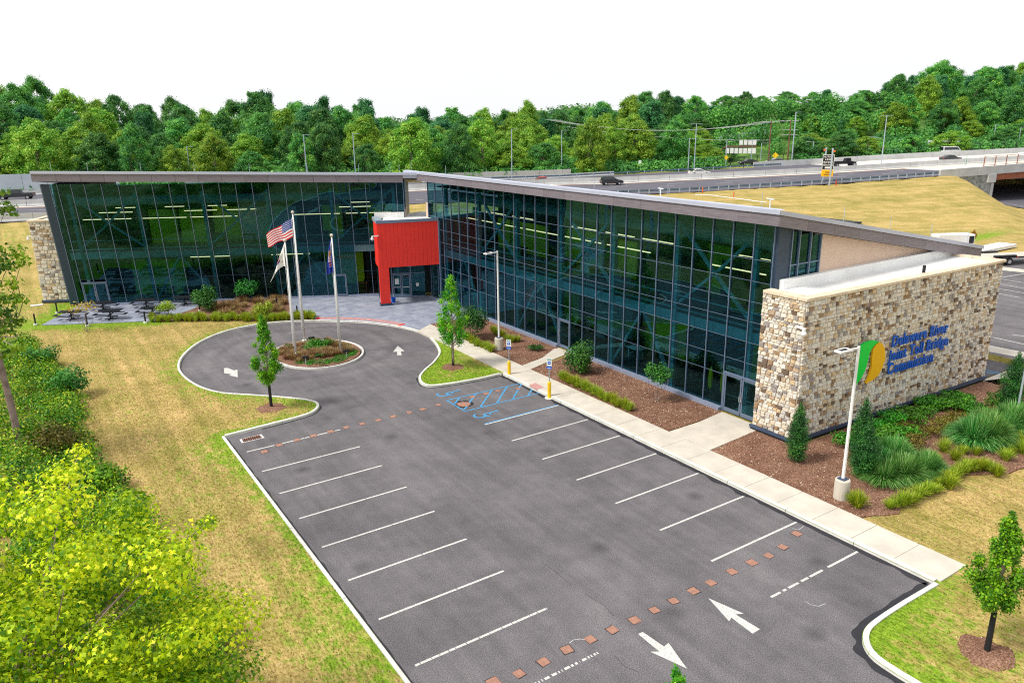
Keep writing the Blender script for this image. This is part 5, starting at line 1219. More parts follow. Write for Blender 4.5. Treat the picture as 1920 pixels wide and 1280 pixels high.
ordinals(grass_thing('yellow_sedge', 'yellow sedge tuft between the two masses of fountain grass', 'grass', TF, [(29.03,-1.84),(29.43,-2.28),(26.5,-1.39),(27.2,-1.44),(27.99,-2.0),(28.54,-1.19)], (.9, 1.5), 'yellow sedges between the two masses of fountain grass'), ('left', 'right'))
ordinals(grass_thing('yellow_sedge', 'yellow sedge tuft at the far right edge of the wall bed', 'grass', TF, [(29.95,-3.38),(30.88,-3.15),(31.47,-3.18),(32.29,-2.98),(31.41,-3.52)], (.9, 1.5), 'yellow sedges at the far right edge of the wall bed'), ('left', 'right'))
ordinals(grass_thing('yellow_sedge', 'yellow sedge tuft in the bed near the lamp post base', 'grass', TF, [(20.07,-1.81),(20.0,-2.05)], (.9, 1.5), 'yellow sedges in the bed near the lamp post base'), ('left', 'right'))
ordinals(grass_thing('yellow_sedge', 'yellow sedge tuft scattered in the open mulch at right', 'grass', TF, [(24.86,-3.37),(27.85,-3.99)], (.9, 1.5), 'yellow sedges scattered in the open mulch at right'), ('left', 'right'))
MLP = []
E_ = [(.6, 50.3), (2.4, 49.2), (4.3, 48.0), (6.2, 46.6), (8.0, 45.0), (9.4, 44.3), (10.8, 43.7), (12.0, 42.9)]
for (x0, y0), (x1, y1) in zip(E_, E_[1:]):
    for k in range(5):
        t = (k+rnd.random())/5; MLP += [(x0+(x1-x0)*t+rnd.uniform(-.1, .15), y0+(y1-y0)*t+rnd.uniform(.1, .35)), (x0+(x1-x0)*t+rnd.uniform(-.1, .5), y0+(y1-y0)*t+rnd.uniform(.6, 1.1))]
grass_thing('yellow_sedge', 'yellow green sedge in the long curved row between the lawn and the left bed', 'grass', TF, MLP, (1.0, 1.5), 'sedge row in front of the left bed')
SF = [blades('blades', 170, .30, .36, .022, 'l_straw', .7, .3, base=.12) for _ in range(2)]
grass_thing('straw_grass', 'dry straw coloured grass clump in the left bed by the glass', 'grass', SF, [(x, y) for x, y in [(rnd.uniform(5.5, 12.2), rnd.uniform(46.5, 54)) for _ in range(90)] if inpoly(x, y, MULCH_L)], (1.1, 1.8), 'straw grasses in the left bed')
# island
bush('island_juniper', 'spreading green juniper in the middle of the flagpole island', 'shrub', (9.3, 34.6, .15), 1.35, .75, 'l_juniper', .12, 420, False, 14)
bush('island_juniper', 'small dark green juniper near the front of the flagpole island', 'shrub', (8.7, 32.1, .15), .5, .5, 'l_conifer', .10, 800, False, 7)
bush('island_juniper', 'small green juniper at the back left of the flagpole island', 'shrub', (7.5, 35.6, .15), .45, .45, 'l_conifer', .10, 800, False, 7)
isp = [(rnd.uniform(6, 12), rnd.uniform(30, 37)) for _ in range(420)]; ii = [(x, y) for x, y in isp if inpoly(x, y, [((a-9)*.86+9, (b-33.4)*.88+33.4) for a, b in ISL])]
front = [(x, y) for x, y in ii if (y < 31.9+.0*x or x > 11.0) and math.hypot(x-8.7, y-32.1) > .3]; rest = [p for p in ii if p not in front and math.hypot(p[0]-9.3, p[1]-34.6) > 1.1]
grass_thing('straw_grass', 'dry straw coloured grass clump on the flagpole island', 'grass', SF, rest[:110], (.9, 1.4), 'straw grasses on the flagpole island')
lob = [((x, y, .2), (.32, .32, .12)) for x, y in front[:70]]
o = link('ground_cover', crown('ground_cover', lob, 900, .07, 'l_juniper', .8, .8)); tag(o, 'bright green ground cover along the front rim of the flagpole island', 'ground cover', kind='stuff')
# mulch chips and grass tufts as real geometry
def scatter(name, poly_, n, sz, mats, label, cat, z=.155, flat=True):
    xs_ = [p[0] for p in poly_]; ys_ = [p[1] for p in poly_]; P = []
    while len(P) < n:
        x = rnd.uniform(min(xs_), max(xs_)); y = rnd.uniform(min(ys_), max(ys_))
        if inpoly(x, y, poly_): P.append((x, y, z))
    P = np.array(P); Nn = np.tile([0, 0, 1.], (n, 1))+rng.normal(size=(n, 3))*.5
    o = link(name, leafmesh(name, P, Nn, sz*(.5+rng.random(n)), sz*.45, rng.random(n), mats, .05)); tag(o, label, cat, kind='stuff')
MT['l_chip'] = leafmat('wood_chip', (.06, .025, .015), (.26, .13, .08), (.78, .66, .52), .0, 0)
scatter('mulch_chips', MULCH_R, 9000, .09, 'l_chip', 'loose bark chips on the bed beside the long stone wall', 'mulch')
scatter('mulch_chips', [(19.3, 8.5), (23.7, 8.6), (23.7, 22.2), (19.3, 21.2)], 6500, .09, 'l_chip', 'loose bark chips on the bed between the two doors', 'mulch')
scatter('mulch_chips', [(19.3, 22.5), (23.7, 24), (23.7, 35.5), (19.3, 35.5)], 4000, .09, 'l_chip', 'loose bark chips on the bed around the middle lamp post', 'mulch')
# lawn tufts: denser and greener towards the kerbs
P = []; T_ = []; Hh = []
while len(P) < 52000:
    x = rnd.uniform(-8, 33); y = rnd.uniform(-13, 34) if rnd.random() < .8 else rnd.uniform(34, 56)
    if x > -.5 and x < 5 and y < 22: continue
    if x > 17 and y > -7.2: 
        if inpoly(x, y, MULCH_R) or x < 19.3 or y > -1.5: continue
    if inpoly(x, y, LOT) or inpoly(x, y, PATIO) or inpoly(x, y, MULCH_L) or inpoly(x, y, PLAZA) or (17.3 < x < 19.4 and y > -7): continue
    if dpoly(x, y, LOTA) < .18: continue
    g = green(x, y); n_ = noise.noise(Vector((x*.9, y*.9, 0)))*.5+noise.noise(Vector((x*.25, y*.25, 5)))*.5
    P.append((x, y, gz(x, y)+.02)); T_.append(g+n_*.9)
P = np.array(P); T_ = np.array(T_); isg = T_+rng.normal(size=len(T_))*.12 > .36
for sel, mat, lab in ((isg, 'l_lawng', 'green grass tufts standing in the dry lawn'), (~isg, 'l_lawnd', 'dry straw coloured grass tufts of the lawn')):
    if mat == 'l_lawng': MT[mat] = leafmat('green_grass_tuft', (.12, .22, .010), (.32, .46, .03), (.52, .60, .07), 0, .3)
    else: MT[mat] = leafmat('dry_grass_tuft', (.34, .24, .09), (.66, .51, .25), (.84, .70, .44), 0, .3)
    q = P[sel]; n = len(q); d = rng.normal(size=(n, 3)); d[:, 2] = .25
    o = link('lawn_tufts', leafmesh('lawn_tufts', q, d, .035+.05*rng.random(n), .03+.03*rng.random(n), np.clip(.45+rng.normal(size=n)*.3, 0, 1), mat, .1, up=np.array([0, 0, 1.]))); tag(o, lab, 'grass', kind='stuff')
# --- thicket on the left
edge = [(-8.5, 52), (-7.6, 44), (-6.6, 37), (-6.4, 30), (-6.4, 21), (-5.6, 15), (-4.9, 8.5), (-4.6, 2.5), (-4.8, -4)]
def ex(y): return float(np.interp(-y, [-q[1] for q in edge], [q[0] for q in edge]))
lob = []
for i in range(900):
    y = rnd.uniform(-6, 50); x = ex(y)-rnd.random()**1.4*8.5-.25; h = .5+min(1.7, (ex(y)-x)*.42); lob.append(((x, y, gz(x, y)+h*rnd.uniform(.25, .9)), (rnd.uniform(.5, .95),)*2+(rnd.uniform(.3, .6),)))
o = link('thicket', crown('thicket', lob, 360, .125, 'l_thicket', .75, .7, tvar=.55, jit=.1)); tag(o, 'dense weedy thicket of low leaves and vines along the left edge of the dry lawn', 'undergrowth', kind='stuff')
TB = ['leafy dark green bush at the upper tip of the thicket', 'large dark bush with big leaves sticking out of the thicket towards the lawn', 'reddish green bush in the middle of the thicket beside the leaning trunk', 'green bush at the lawn edge of the thicket above the bright maple', 'small bright bush at the bottom of the thicket under the maple']
for i, (x, y, r_, h_, m_) in enumerate(((-7.9, 41.5, 1.5, 1.9, 'l_shrub'), (-6.7, 33.5, 1.4, 2.2, 'l_shrub'), (-8.0, 24, 1.7, 1.9, 'l_bronze'), (-6.7, 18.5, 1.5, 1.7, 'l_thicket'), (-5.2, 4.5, 1.3, 1.5, 'l_thicket'))):
    bush('wild_bush', TB[i], 'bush', (x, y, .12), r_, h_, m_, .15, 330, True, 14, i)
# --- bright maple in the near left corner
mp_ = empty('maple_tree', (-9.6, -1.4, 0), 'large maple with bright yellow green leaves filling the bottom left corner', 'tree'); q = random.Random(5); lob = []; mb = MB()
C0 = Vector((-9.7, -1.2, 4.9)); limb(mb, (-9.6, -1.4, -.2), (-9.4, -1.2, 4.2), .22, .14, 10, .03)
for i, d in enumerate(fib(92)):
    if d[2] < -.85: continue
    rr = Vector((4.35*d[0], 4.6*d[1], 4.3*d[2] if d[2] > 0 else 3.6*d[2]))*q.uniform(.80, 1.05); p = C0+rr; lr = q.uniform(.55, .95)
    lob.append((tuple(p), (lr, lr, lr*.55)))
    if i % 2: limb(mb, C0+Vector((0, 0, -.8))+rr*.12, p, .028, .008, 5, .06)
for i in range(90): d = Vector((q.gauss(0, 1), q.gauss(0, 1), q.gauss(0, 1))).normalized()*q.uniform(.4, .75); lob.append(((C0.x+4.2*d.x, C0.y+4.2*d.y, C0.z+3.8*d.z), (.8, .8, .5)))
for i in range(110): lob.append(((q.uniform(-13.5, -6.0), q.uniform(-7.5, 1.0), q.uniform(1.0, 4.2)), (.75, .75, .5)))
for tip, n in (((-5.0, 1.6, 5.9), 6), ((-7.6, 2.6, 8.3), 5), ((-5.3, .2, 6.6), 4)):
    for k in range(n): t = .55+.45*k/(n-1); lob.append(((C0.x+(tip[0]-C0.x)*t, C0.y+(tip[1]-C0.y)*t, C0.z+(tip[2]-C0.z)*t), (.32, .32, .16)))
    limb(mb, C0, tip, .05, .01, 5, .04)
me = crown('crown', lob, 1050, .115, 'l_maple', .85, .7, lobed=True, tvar=.5, fold=.2, jit=.08); me.transform(Matrix.Translation(-Vector(mp_.location))); link('crown', me, mp_); mb.build('trunk', 'bark', mp_)
# --- tall leaning tree whose crown hangs in from the left edge
lt = empty('leaning_tree', (-9.61,24.84,0), 'tall tree with a leaning grey trunk at the left edge, leafy branches hanging into view', 'tree'); B0 = Vector(lt.location); mb = MB()
# trunk leans up and to the left
P3 = [B0]+[Vector((x_, B0.y, z_)) for x_, z_ in [(-9.54,2.03),(-9.59,3.84),(-9.62,5.11),(-9.57,6.51),(-9.43,8.33)]]
mb.tube([p for p in cat_rom(P3, 4)], [.19-.09*i/20 for i in range(21)], 10)
lob = []
for i in range(60):
    d = Vector((q.gauss(0, 1), q.gauss(0, 1), q.gauss(0, .8))); p = B0+Vector((-2.6, .6, 9.2))+Vector((d.x*1.1, d.y*1.4, d.z*1.5)); lob.append((tuple(p), (.55, .55, .35)))
HB = [(-8.122861822764518,10.887708924685164,13.695691978165938),(-8.092549638659047,11.602762329597503,12.23580218189652),(-8.431434439886699,10.464373615340431,11.910859954326549),(-7.999593693561767,12.609280735714915,11.72399050049928),(-8.627930934527624,10.252152470930284,10.937755107273288),(-8.32617916666876,11.222497457281289,10.714180303108174),(-8.501779729653881,11.101078640778873,10.039024011019478),(-8.768059113110898,10.002553277873456,9.963770473774488),(-8.638493521986184,12.043439130014018,8.913910672436309),(-8.941331561811712,11.035756818046096,9.029038905528743),(-8.726245232811488,10.174628924947996,10.532551358714379),(-8.414667479030111,11.459569572184158,11.223984187977582)]
for p in HB: lob.append((p, (.42, .42, .26))); lob.append(((p[0]-.6, p[1]-.1, p[2]+.1), (.5, .5, .3))); limb(mb, P3[4], p, .03, .008, 5, .05)
for p in [(-8.122993924691327,10.944882977130746,13.858389328101378),(-7.984806059228868,11.38994545760768,13.608508963412369),(-7.9232060725497915,11.89483234580024,13.385584055718331),(-8.123258128544943,11.05923108202191,14.183784027972262)]: lob.append((p, (.2, .2, .1)))
me = crown('crown', lob, 420, .15, 'l_thicket', .75, .8, tvar=.3); me.transform(Matrix.Translation(-B0)); link('crown', me, lt); mb.build('trunk', 'bark', lt)
# tip of a tree at the bottom edge
bt = young_tree(9, 3.4, 1.3, 'top of a small green tree poking in at the bottom edge near the painted arrows', clear=1.2); xb, yb = (3.49,-7.61); place(bt, (xb, yb, .03)); ring(xb, yb, .9)

# ------------------------------------------------------------------ lamp posts, flagpoles, signs
def lamp(name, loc, h, label, arm=(-1, .2), base=True, L=1.1, r=.075, group=None, double=False):
    o = empty(name, loc, label, 'street lamp', group); x, y, z = loc; d = Vector((*arm, 0)).normalized(); z0 = z
    if base: mb = MB(); mb.tube([(x, y, z-.1), (x, y, z+.86), (x, y, z+.9)], [.32, .32, .29], 20); mb.build('concrete_base', 'conc', o); z0 = z+.9; MB().box(x-.17, x+.17, y-.17, y+.17, z0, z0+.05).build('base_plate', 'trim', o)
    MB().tube([(x, y, z0), (x, y, z+h)], [r, r*.8], 8).build('pole', 'white' if base else 'galv', o)
    for s in ((1, -1) if double else (1,)):
        e = Vector((x, y, z+h-.08))+d*s*L; MB().bar((x, y, z+h-.08), Vector((x, y, z+h-.08))+d*s*L*.45, .06, .07).build('arm', 'white' if base else 'galv', o)
        m_ = Vector((x, y, z+h-.05))+d*s*L*.45; MB().bar(m_, e, .36 if base else .4, .07).build('lamp_head', 'white' if base else 'galv', o)
        if base: MB().bar(m_+(e-m_)*.2+Vector((0, 0, .037)), m_+(e-m_)*.8+Vector((0, 0, .037)), .2, .012).build('lamp_panel', 'black', o)
    return o
lamp('lamp_post', (20.03,26.34,0.15), 7.2, 'white lamp post on a concrete base in the mulch bed by the pyramidal tree', (-1, -.1))
lamp('lamp_post', (20.15, -1.15, .15), 6.9, 'tall white lamp post on a concrete base in front of the stone wall', (-1, .15), L=1.2)
lamp('lamp_post', (35.47,-1.37,0.15), 4.4, 'slim pale post at the far right edge beside the back lot', (1, .1), base=False, r=.06)
HL = [((6.11, 188.92, 3.0), 13.85), ((27.93, 168.76, 3.0), 11.29), ((48.54, 149.72, 3.0), 13.63), ((56.84, 142.06, 3.0), 13.74), ((87.15, 125.8, 3.0), 14.15), ((105.07, 131.13, 3.14), 13.58), ((129.26, 113.07, 3.86), 11.26), ((125.04, 107.18, 3.73), 14.7), ((153.77, 114.74, 4.68), 10.4), ((141.21, 112.15, 4.26), 10.74), ((154.49, 102.98, 4.7), 17.0), ((161.26, 117.8, 4.95), 9.35), ((163.42, 85.12, 5.03), 15.99), ((160.24, 101.4, 4.92), 10.03), ((177.89, 97.94, 5.53), 10.82), ((181.37, 98.67, 5.65), 10.46), ((190.98, 95.83, 5.93), 9.74), ((218.28, 86.81, 6.66), 13.22), ((224.78, 83.3, 6.82), 12.43)]
HN = ['above the left end of the flat roof', 'leaning left over the wood above the left roof', 'straight above the flag', 'just right of the flag above the roof', 'behind the middle of the slanted roof', 'right of the middle beside the far guardrail', 'shorter one behind the white car', 'tall one just right of the white car', 'short curved one left of the utility pole', 'left of the big sign back', 'tallest, beside the utility poles', 'short one by the far noise wall', 'tall one standing on the median right of the truck sign', 'curved one above the truck sign', 'left one of the pair behind the old car', 'right one of the pair behind the old car', 'short one left of the sign gantry', 'on the far parapet above the underpass', 'at the far right edge above the parapet']
for i, (p, t) in enumerate(HL):
    lamp('street_lamp', p, t-p[2], 'grey highway street lamp, '+HN[i], (1, -.5) if i not in (13, 16) else (-1, .3), False, 1.4 if i < 8 or i in (10, 12) else 1.9, .16 if i in (10,) else .12, 'highway street lamps', double=i in (7, 12))
def flagpole(loc, h, label):
    o = empty('flagpole', loc, label, 'flagpole'); x, y, z = loc
    MB().tube([(x, y, z), (x, y, z+h*.5), (x, y, z+h-.12)], [.095, .085, .05], 10).build('pole', 'white', o, smooth=True); mb = MB(); mb.ball((x, y, z+h), .12, 12); mb.build('finial', 'conc', o, smooth=True)
    MB().tube([(x, y, z), (x, y, z+.08)], .2, 12).build('base_collar', 'white', o); MB().tube([(x-.12, y, z+.9), (x-.12, y, z+h-.4)], .012, 4).build('halyard', 'white', o)
F1, F2, F3 = (9.19, 37.0, .15), (7.25, 33.1, .15), (10.42, 32.7, .15)
flagpole(F1, 9.75, 'tallest white flagpole, in the middle of the island, with the striped flag'); flagpole(F2, 8.35, 'left white flagpole on the island, with the white flag'); flagpole(F3, 8.45, 'right white flagpole on the island, with the blue flag')
def cloth(name, fn, nu, nv, matf, mats, label):
    vs = [fn(i/nu, j/nv) for j in range(nv+1) for i in range(nu+1)]; mb = MB()
    for j in range(nv):
        for i in range(nu): mb.f.append((j*(nu+1)+i, j*(nu+1)+i+1, (j+1)*(nu+1)+i+1, (j+1)*(nu+1)+i)); mb.m.append(matf((i+.5)/nu, (j+.5)/nv))
    mb.v = [tuple(v) for v in vs]; o = mb.build(name, mats, None); sol = o.modifiers.new('thickness', 'SOLIDIFY'); sol.thickness = .012
    tag(o, label, 'flag'); return o
MT['fred'] = simple('flag_red', (.62, .02, .04), .8, .05); MT['fwhite'] = simple('flag_white', (.82, .80, .76), .8, .04); MT['fblue'] = simple('flag_blue', (.015, .05, .30), .8, .05); MT['fgold'] = simple('flag_gold', (.75, .42, .08), .8, .05); MT['forange'] = simple('flag_orange', (.8, .12, .02), .8, .05); MT['fnavy'] = simple('flag_royal_blue', (.03, .06, .42), .8, .05)
VR = Vector((.835, -.55, 0)).normalized()      # to the viewer's right, horizontally
def us(u, v):
    p = Vector((F1[0], F1[1], 9.4))-VR*(.12+1.95*u)+Vector((0, 0, -1.35*v-1.05*u**1.15+.35*v*u)); n = Vector((VR.y, -VR.x, 0)); return p+n*(.13*math.sin(u*9+v*1.5)*u**.5)+Vector((0, 0, .05*math.sin(u*10+v*2)))
def usm(u, v):
    if u < .4 and v < 7/13:
        a, b = u/.4*11, v/(7/13)*9; return 0 if ((int(a)+int(b)) % 2 == 0 and .25 < a % 1 < .8 and .2 < b % 1 < .85) else 2
    return 1 if int(v*13) % 2 == 0 else 0
cloth('flag', us, 84, 52, usm, ['fwhite', 'fred', 'fblue'], 'red white and blue striped flag with stars flying from the tallest flagpole')
def hang(F, z, wd, hh, k, drift):
    def fn(u, v):
        fold = .10*math.sin(u*11+v*2)*(.4+v); w_ = wd*(.10+.9*v**.6)
        p = Vector((F[0], F[1], z))-VR*(.08+w_*u)+Vector((0, 0, -hh*(v**.95)*(1-.0*u)-drift*u*u)); return p+Vector((VR.y, -VR.x, 0))*fold
    return fn
def wm(u, v):
    d = math.hypot((u-.52)/.20, (v-.56)/.10); 
    if d < 1: return 1 if v < .56 else 2
    return 0
cloth('flag', hang(F2, 8.25, 1.15, 1.5, 0, 1.1), 30, 30, wm, ['fwhite', 'forange', 'fblue'], 'white flag with an orange and blue emblem hanging from the left flagpole')
def bm_(u, v):
    if .3 < u < .75 and .28 < v < .45: return 1
    if .25 < u < .8 and .45 <= v < .62: return 3 if (int(u*12)+int(v*20)) % 3 else 2
    if .2 < u < .55 and .62 <= v < .8: return 2 if int(v*26) % 2 else 3
    return 0
cloth('flag', hang(F3, 8.3, .48, 2.35, 1, .15), 24, 40, bm_, ['fnavy', 'fgold', 'fred', 'fwhite'], 'royal blue flag with a gold and red emblem hanging from the right flagpole')
def spot(loc, rz, label):
    o = empty('flood_light', loc, label, 'flood light'); x, y, z = loc; MB().tube([(x, y, z-.05), (x, y, z+.5)], .035, 6).build('post', 'galv', o)
    MB().box(x-.22, x+.22, y-.1, y+.1, z+.48, z+.6).build('lamp_housing', 'black', o)
spot((7.32,31.21,0.15), 0, 'black floodlight on a short post at the front rim of the flagpole island'); spot((10.17,30.95,0.15), 0, 'black floodlight on a short post at the right of the flagpole island'); spot((9.3,35.66,0.15), 0, 'black floodlight at the back of the flagpole island behind the juniper')
def access_sign(loc, label):
    o = empty('parking_sign', loc, label, 'sign'); x, y, z = loc; mb = MB(); mb.tube([(x, y, z-.15), (x, y, z+1.0), (x, y, z+1.06)], [.11, .11, .06], 14); mb.build('yellow_bollard', 'yellow', o, smooth=False)
    MB().tube([(x, y, z-.15), (x, y, z+.03)], .28, 16).build('concrete_collar', 'kerb', o); MB().tube([(x, y, z+1.0), (x, y, z+2.5)], .028, 6).build('post', 'galv', o)
    D = Vector((-.75, -.66, 0)); Rr = Vector((-.66, .75, 0)); c = Vector((x, y, 0))+D*.04
    def plate(z0, z1, w_, m_, off, nm): a = c+D*off-Rr*w_/2; b = c+D*off+Rr*w_/2; mb = MB(); mb.add([(*a[:2], z0), (*b[:2], z0), (*b[:2], z1), (*a[:2], z1)]+[(*(a-D*.008)[:2], z0), (*(b-D*.008)[:2], z0), (*(b-D*.008)[:2], z1), (*(a-D*.008)[:2], z1)], [(0, 1, 2, 3), (7, 6, 5, 4), (0, 4, 5, 1), (3, 2, 6, 7), (1, 5, 6, 2), (0, 3, 7, 4)]); return mb.build(nm, m_, o)
    plate(z+2.05, z+2.52, .31, 'white', .0, 'sign_plate'); plate(z+2.15, z+2.34, .17, 'blue', .006, 'wheelchair_emblem'); plate(z+2.42, z+2.48, .24, 'green', .006, 'sign_text'); plate(z+1.86, z+2.02, .31, 'blue', .0, 'lower_plate'); plate(z+1.9, z+1.93, .22, 'white', .006, 'sign_text'); plate(z+2.2, z+2.29, .05, 'white', .012, 'wheelchair_figure')
access_sign((17.59,21.3,0), 'accessible parking sign on a yellow bollard, nearer the young tree'); access_sign((17.32,16.49,0), 'accessible parking sign on a yellow bollard at the row of lily turf')
for i, (q, l) in enumerate(((((-7.7,55.36)), 'left of the patio corner on the grass'), (((-5.88,59.0)), 'at the foot of the left stone tower'), (((-4.12,52.3)), 'in front of the patio behind the autumn tree'), (((0.06,50.51)), 'at the right front of the patio'), (((10.75,48.99)), 'in the left bed nearest the glass'), (((11.23,44.8)), 'in the left bed nearest the drive'), (((4.78,52.17)), 'under the rounded bush in the left bed'))):
    o = empty('light_bollard', (*q, .12), 'short black light bollard '+l, 'bollard'); x, y = q
    MB().tube([(x, y, .1), (x, y, .24)], .16, 12).build('concrete_base', 'kerb', o); MB().tube([(x, y, .24), (x, y, 1.05), (x, y, 1.1)], [.065, .065, .04], 10).build('post', 'black', o)
# picnic tables
def picnic(loc, rz, label):
    o = empty('picnic_table', (0, 0, 0), label, 'picnic table'); MB().box(-.92, .92, -.38, .38, .72, .77).build('table_top', 'black', o, bevel=.01)
    for s in (-1, 1): MB().box(-.92, .92, s*.72-.13, s*.72+.13, .42, .46).build('seat', 'black', o, bevel=.01)
    for s in (-1, 1): MB().box(s*1.25-.13, s*1.25+.13, -.35, .35, .42, .46).build('seat', 'black', o, bevel=.01)
    mb = MB(); mb.tube([(0, 0, .0), (0, 0, .74)], .07, 8); mb.bar((-1.25, 0, .40), (1.25, 0, .40), .07, .05); mb.bar((0, -.72, .40), (0, .72, .40), .07, .05); mb.bar((-.5, 0, .03), (.5, 0, .03), .08, .05); mb.bar((0, -.5, .03), (0, .5, .03), .08, .05); mb.build('leg_frame', 'black', o)
    o.location = loc; o.rotation_euler.z = rz; return o
for q, l in (((-5.02,55.38), 'at the front left corner, behind the autumn tree'), ((-2.22,53.54), 'at the patio front, second from left'), ((-2.35,57.66), 'just outside the glass double doors'), ((1.04,56.4), 'at the glass right of the doors'), ((0.97,52.56), 'half hidden behind the creamy leafed bush'), ((4.15,55.38), 'at the glass beside the rounded green bush')):
    picnic((*q, .16), rnd.uniform(-.5, -.4), 'black picnic table with attached seats, '+l)
o = empty('blue_bucket', (20.13,44.53,0.16), 'small bright blue bucket beside the red column of the entrance', 'bucket'); x, y, z = o.location; MB().tube([(x, y, .16), (x, y, .62)], [.17, .22], 12, False).build('bucket_wall', 'blue', o); MB().tube([(x, y, .17), (x, y, .19)], .17, 12).build('bucket_bottom', 'blue', o)
for i, q in enumerate(((-7.28,63.56),)): tag(MB().box(q[0]-.5, q[0]+.5, q[1]-.3, q[1]+.3, .12, .2).build('utility_cover', 'kerb'), 'small pale utility cover in the grass by the left stone tower', 'cover')
# ------------------------------------------------------------------ highway signs, poles and wires
ts = empty('truck_sign', (125, 74, 2.8), 'black and yellow highway sign on two posts with flashing beacons, on the dry slope', 'sign'); a = Vector((125.2, 73.6, ground(125.2, 73.6))); b = Vector((121.0, 69.3, ground(121, 69.3)))
SD = (b-a); SD.z = 0; SD.normalize(); SN = Vector((SD.y, -SD.x, 0)); SN = SN if SN.dot(Vector((CP.x-a.x, CP.y-a.y, 0))) > 0 else -SN
vr = SN.cross(Vector((0, 0, 1))); 
zb = 5.35; pa = a.copy(); pb = b.copy()
for p, zt in ((pa, 10.2), (pb, 10.3)): MB().tube([(p.x, p.y, ground(p.x, p.y)-.2), (p.x, p.y, zt)], .17, 8).build('post', 'galv', ts)
VD = Vector((CP.x-123, CP.y-71.5, 0)).normalized(); VL = Vector((VD.y, -VD.x, 0)); mid = (pa+pb)/2+VD*1.6; VL = VL if VL.dot(cr) > 0 else -VL
def splate(x0, x1, z0, z1, m_, off, nm, T=None):
    P_ = lambda x, z, o_: mid+VL*x+VD*o_+Vector((0, 0, z-.85-mid.z)); mb = MB(); vs = [P_(x, z, off) for x, z in ((x0, z0), (x1, z0), (x1, z1), (x0, z1))]+[P_(x, z, off-.05) for x, z in ((x0, z0), (x1, z0), (x1, z1), (x0, z1))]
    return mb.add(vs, [(0, 1, 2, 3), (7, 6, 5, 4), (0, 4, 5, 1), (3, 2, 6, 7), (1, 5, 6, 2), (0, 3, 7, 4)]).build(nm, m_, ts)
SW = 1.02
splate(-SW, SW, 7.18, 9.95, 'white', 0, 'sign_border'); splate(-SW+.08, SW-.08, 7.25, 9.87, 'black', .02, 'sign_panel'); splate(-SW, SW, 5.9, 7.15, 'gold', .0, 'yellow_panel')
def signtext(txt, zc, wid, h, m_='white'):
    cu_ = bpy.data.curves.new('text', 'FONT'); cu_.body = txt; cu_.size = 1; cu_.extrude = .01; cu_.offset = .02; cu_.resolution_u = 2; cu_.align_x = 'CENTER'
    o = bpy.data.objects.new('text', cu_); COL.objects.link(o); bpy.context.view_layer.update(); me = bpy.data.meshes.new_from_object(o.evaluated_get(bpy.context.evaluated_depsgraph_get())); bpy.data.objects.remove(o)
    xs_ = [v.co.x for v in me.vertices]; k = wid/(max(xs_)-min(xs_)); vs = [mid-Vector((0, 0, mid.z))+VL*(v.co.x*k)+VD*(.04+v.co.z)+Vector((0, 0, zc-.85+v.co.y*h/.7)) for v in me.vertices]
    MB().add(vs, [tuple(p.vertices) for p in me.polygons]).build('lettering', m_, ts)
signtext('ALL TRUCKS', 9.40, 1.6, .30); signtext('& BUSES', 8.90, 1.15, .30); signtext('MUST ENTER', 8.40, 1.65, .30); signtext('WEIGH STATION', 7.90, 1.72, .30); splate(-.5, .5, 7.38, 7.7, 'white', .05, 'white_plaque')
signtext('WHEN', 6.6, .8, .2, 'brown'); signtext('FLASHING', 6.2, 1.2, .2, 'brown')
for p, s in ((pa, -1), (pb, 1)): MB().tube([p+VL*.3*s+Vector((0, 0, 9.75-p.z))-VD*.1, p+VL*.3*s+Vector((0, 0, 9.75-p.z))+VD*.2], .2, 10).build('beacon', 'orange', ts)
def upole(p, h, label, arms):
    o = empty('utility_pole', p, label, 'utility pole'); x, y, z = p; MB().tube([(x, y, z-1), (x, y, z+h)], [.22, .15], 7).build('pole', 'wood', o)
    for dz in arms: MB().bar((x-1.9, y+.9, z+h-dz), (x+1.9, y-.9, z+h-dz), .14, .14).build('crossarm', 'conc2', o)
    return o
upole((151.96, 107.96, 4.0), 11.1, 'brown wooden utility pole, left of the two on the right side', (.3,)); upole((156.45, 105.72, 4.2), 11.0, 'brown wooden utility pole with three crossarms, right of the two', (.3, 2.4, 3.6))
wr = empty('power_lines', (140, 108, 12), 'sagging power lines running left from the utility poles', 'cable')
def wire(a, b, sag, r=.045): a = Vector(a); b = Vector(b); MB().tube([a.lerp(b, t/14)-Vector((0, 0, sag*4*(t/14)*(1-t/14))) for t in range(15)], r, 4).build('wire', 'conc2', wr)
for k in (-1.6, 0, 1.6): wire((151.96+k, 107.96-k*.5, 14.9), (108, 140+k, 16), 2.4); wire((151.96+k, 107.96-k*.5, 14.9), (156.45+k, 105.72-k*.5, 15), .1)
wire((151.9, 107.9, 10.4), (112, 138, 14.2), 1.0)
sb = empty('gantry_sign', (140, 118, 5), 'large multi panel sign seen from the back on a curved dark arm beyond the guardrail', 'sign')
def vplane(px0, py0, px1, py1, P0, m_, nm, par, th=.12): pass
GP = Vector((146, 116, 0)); 
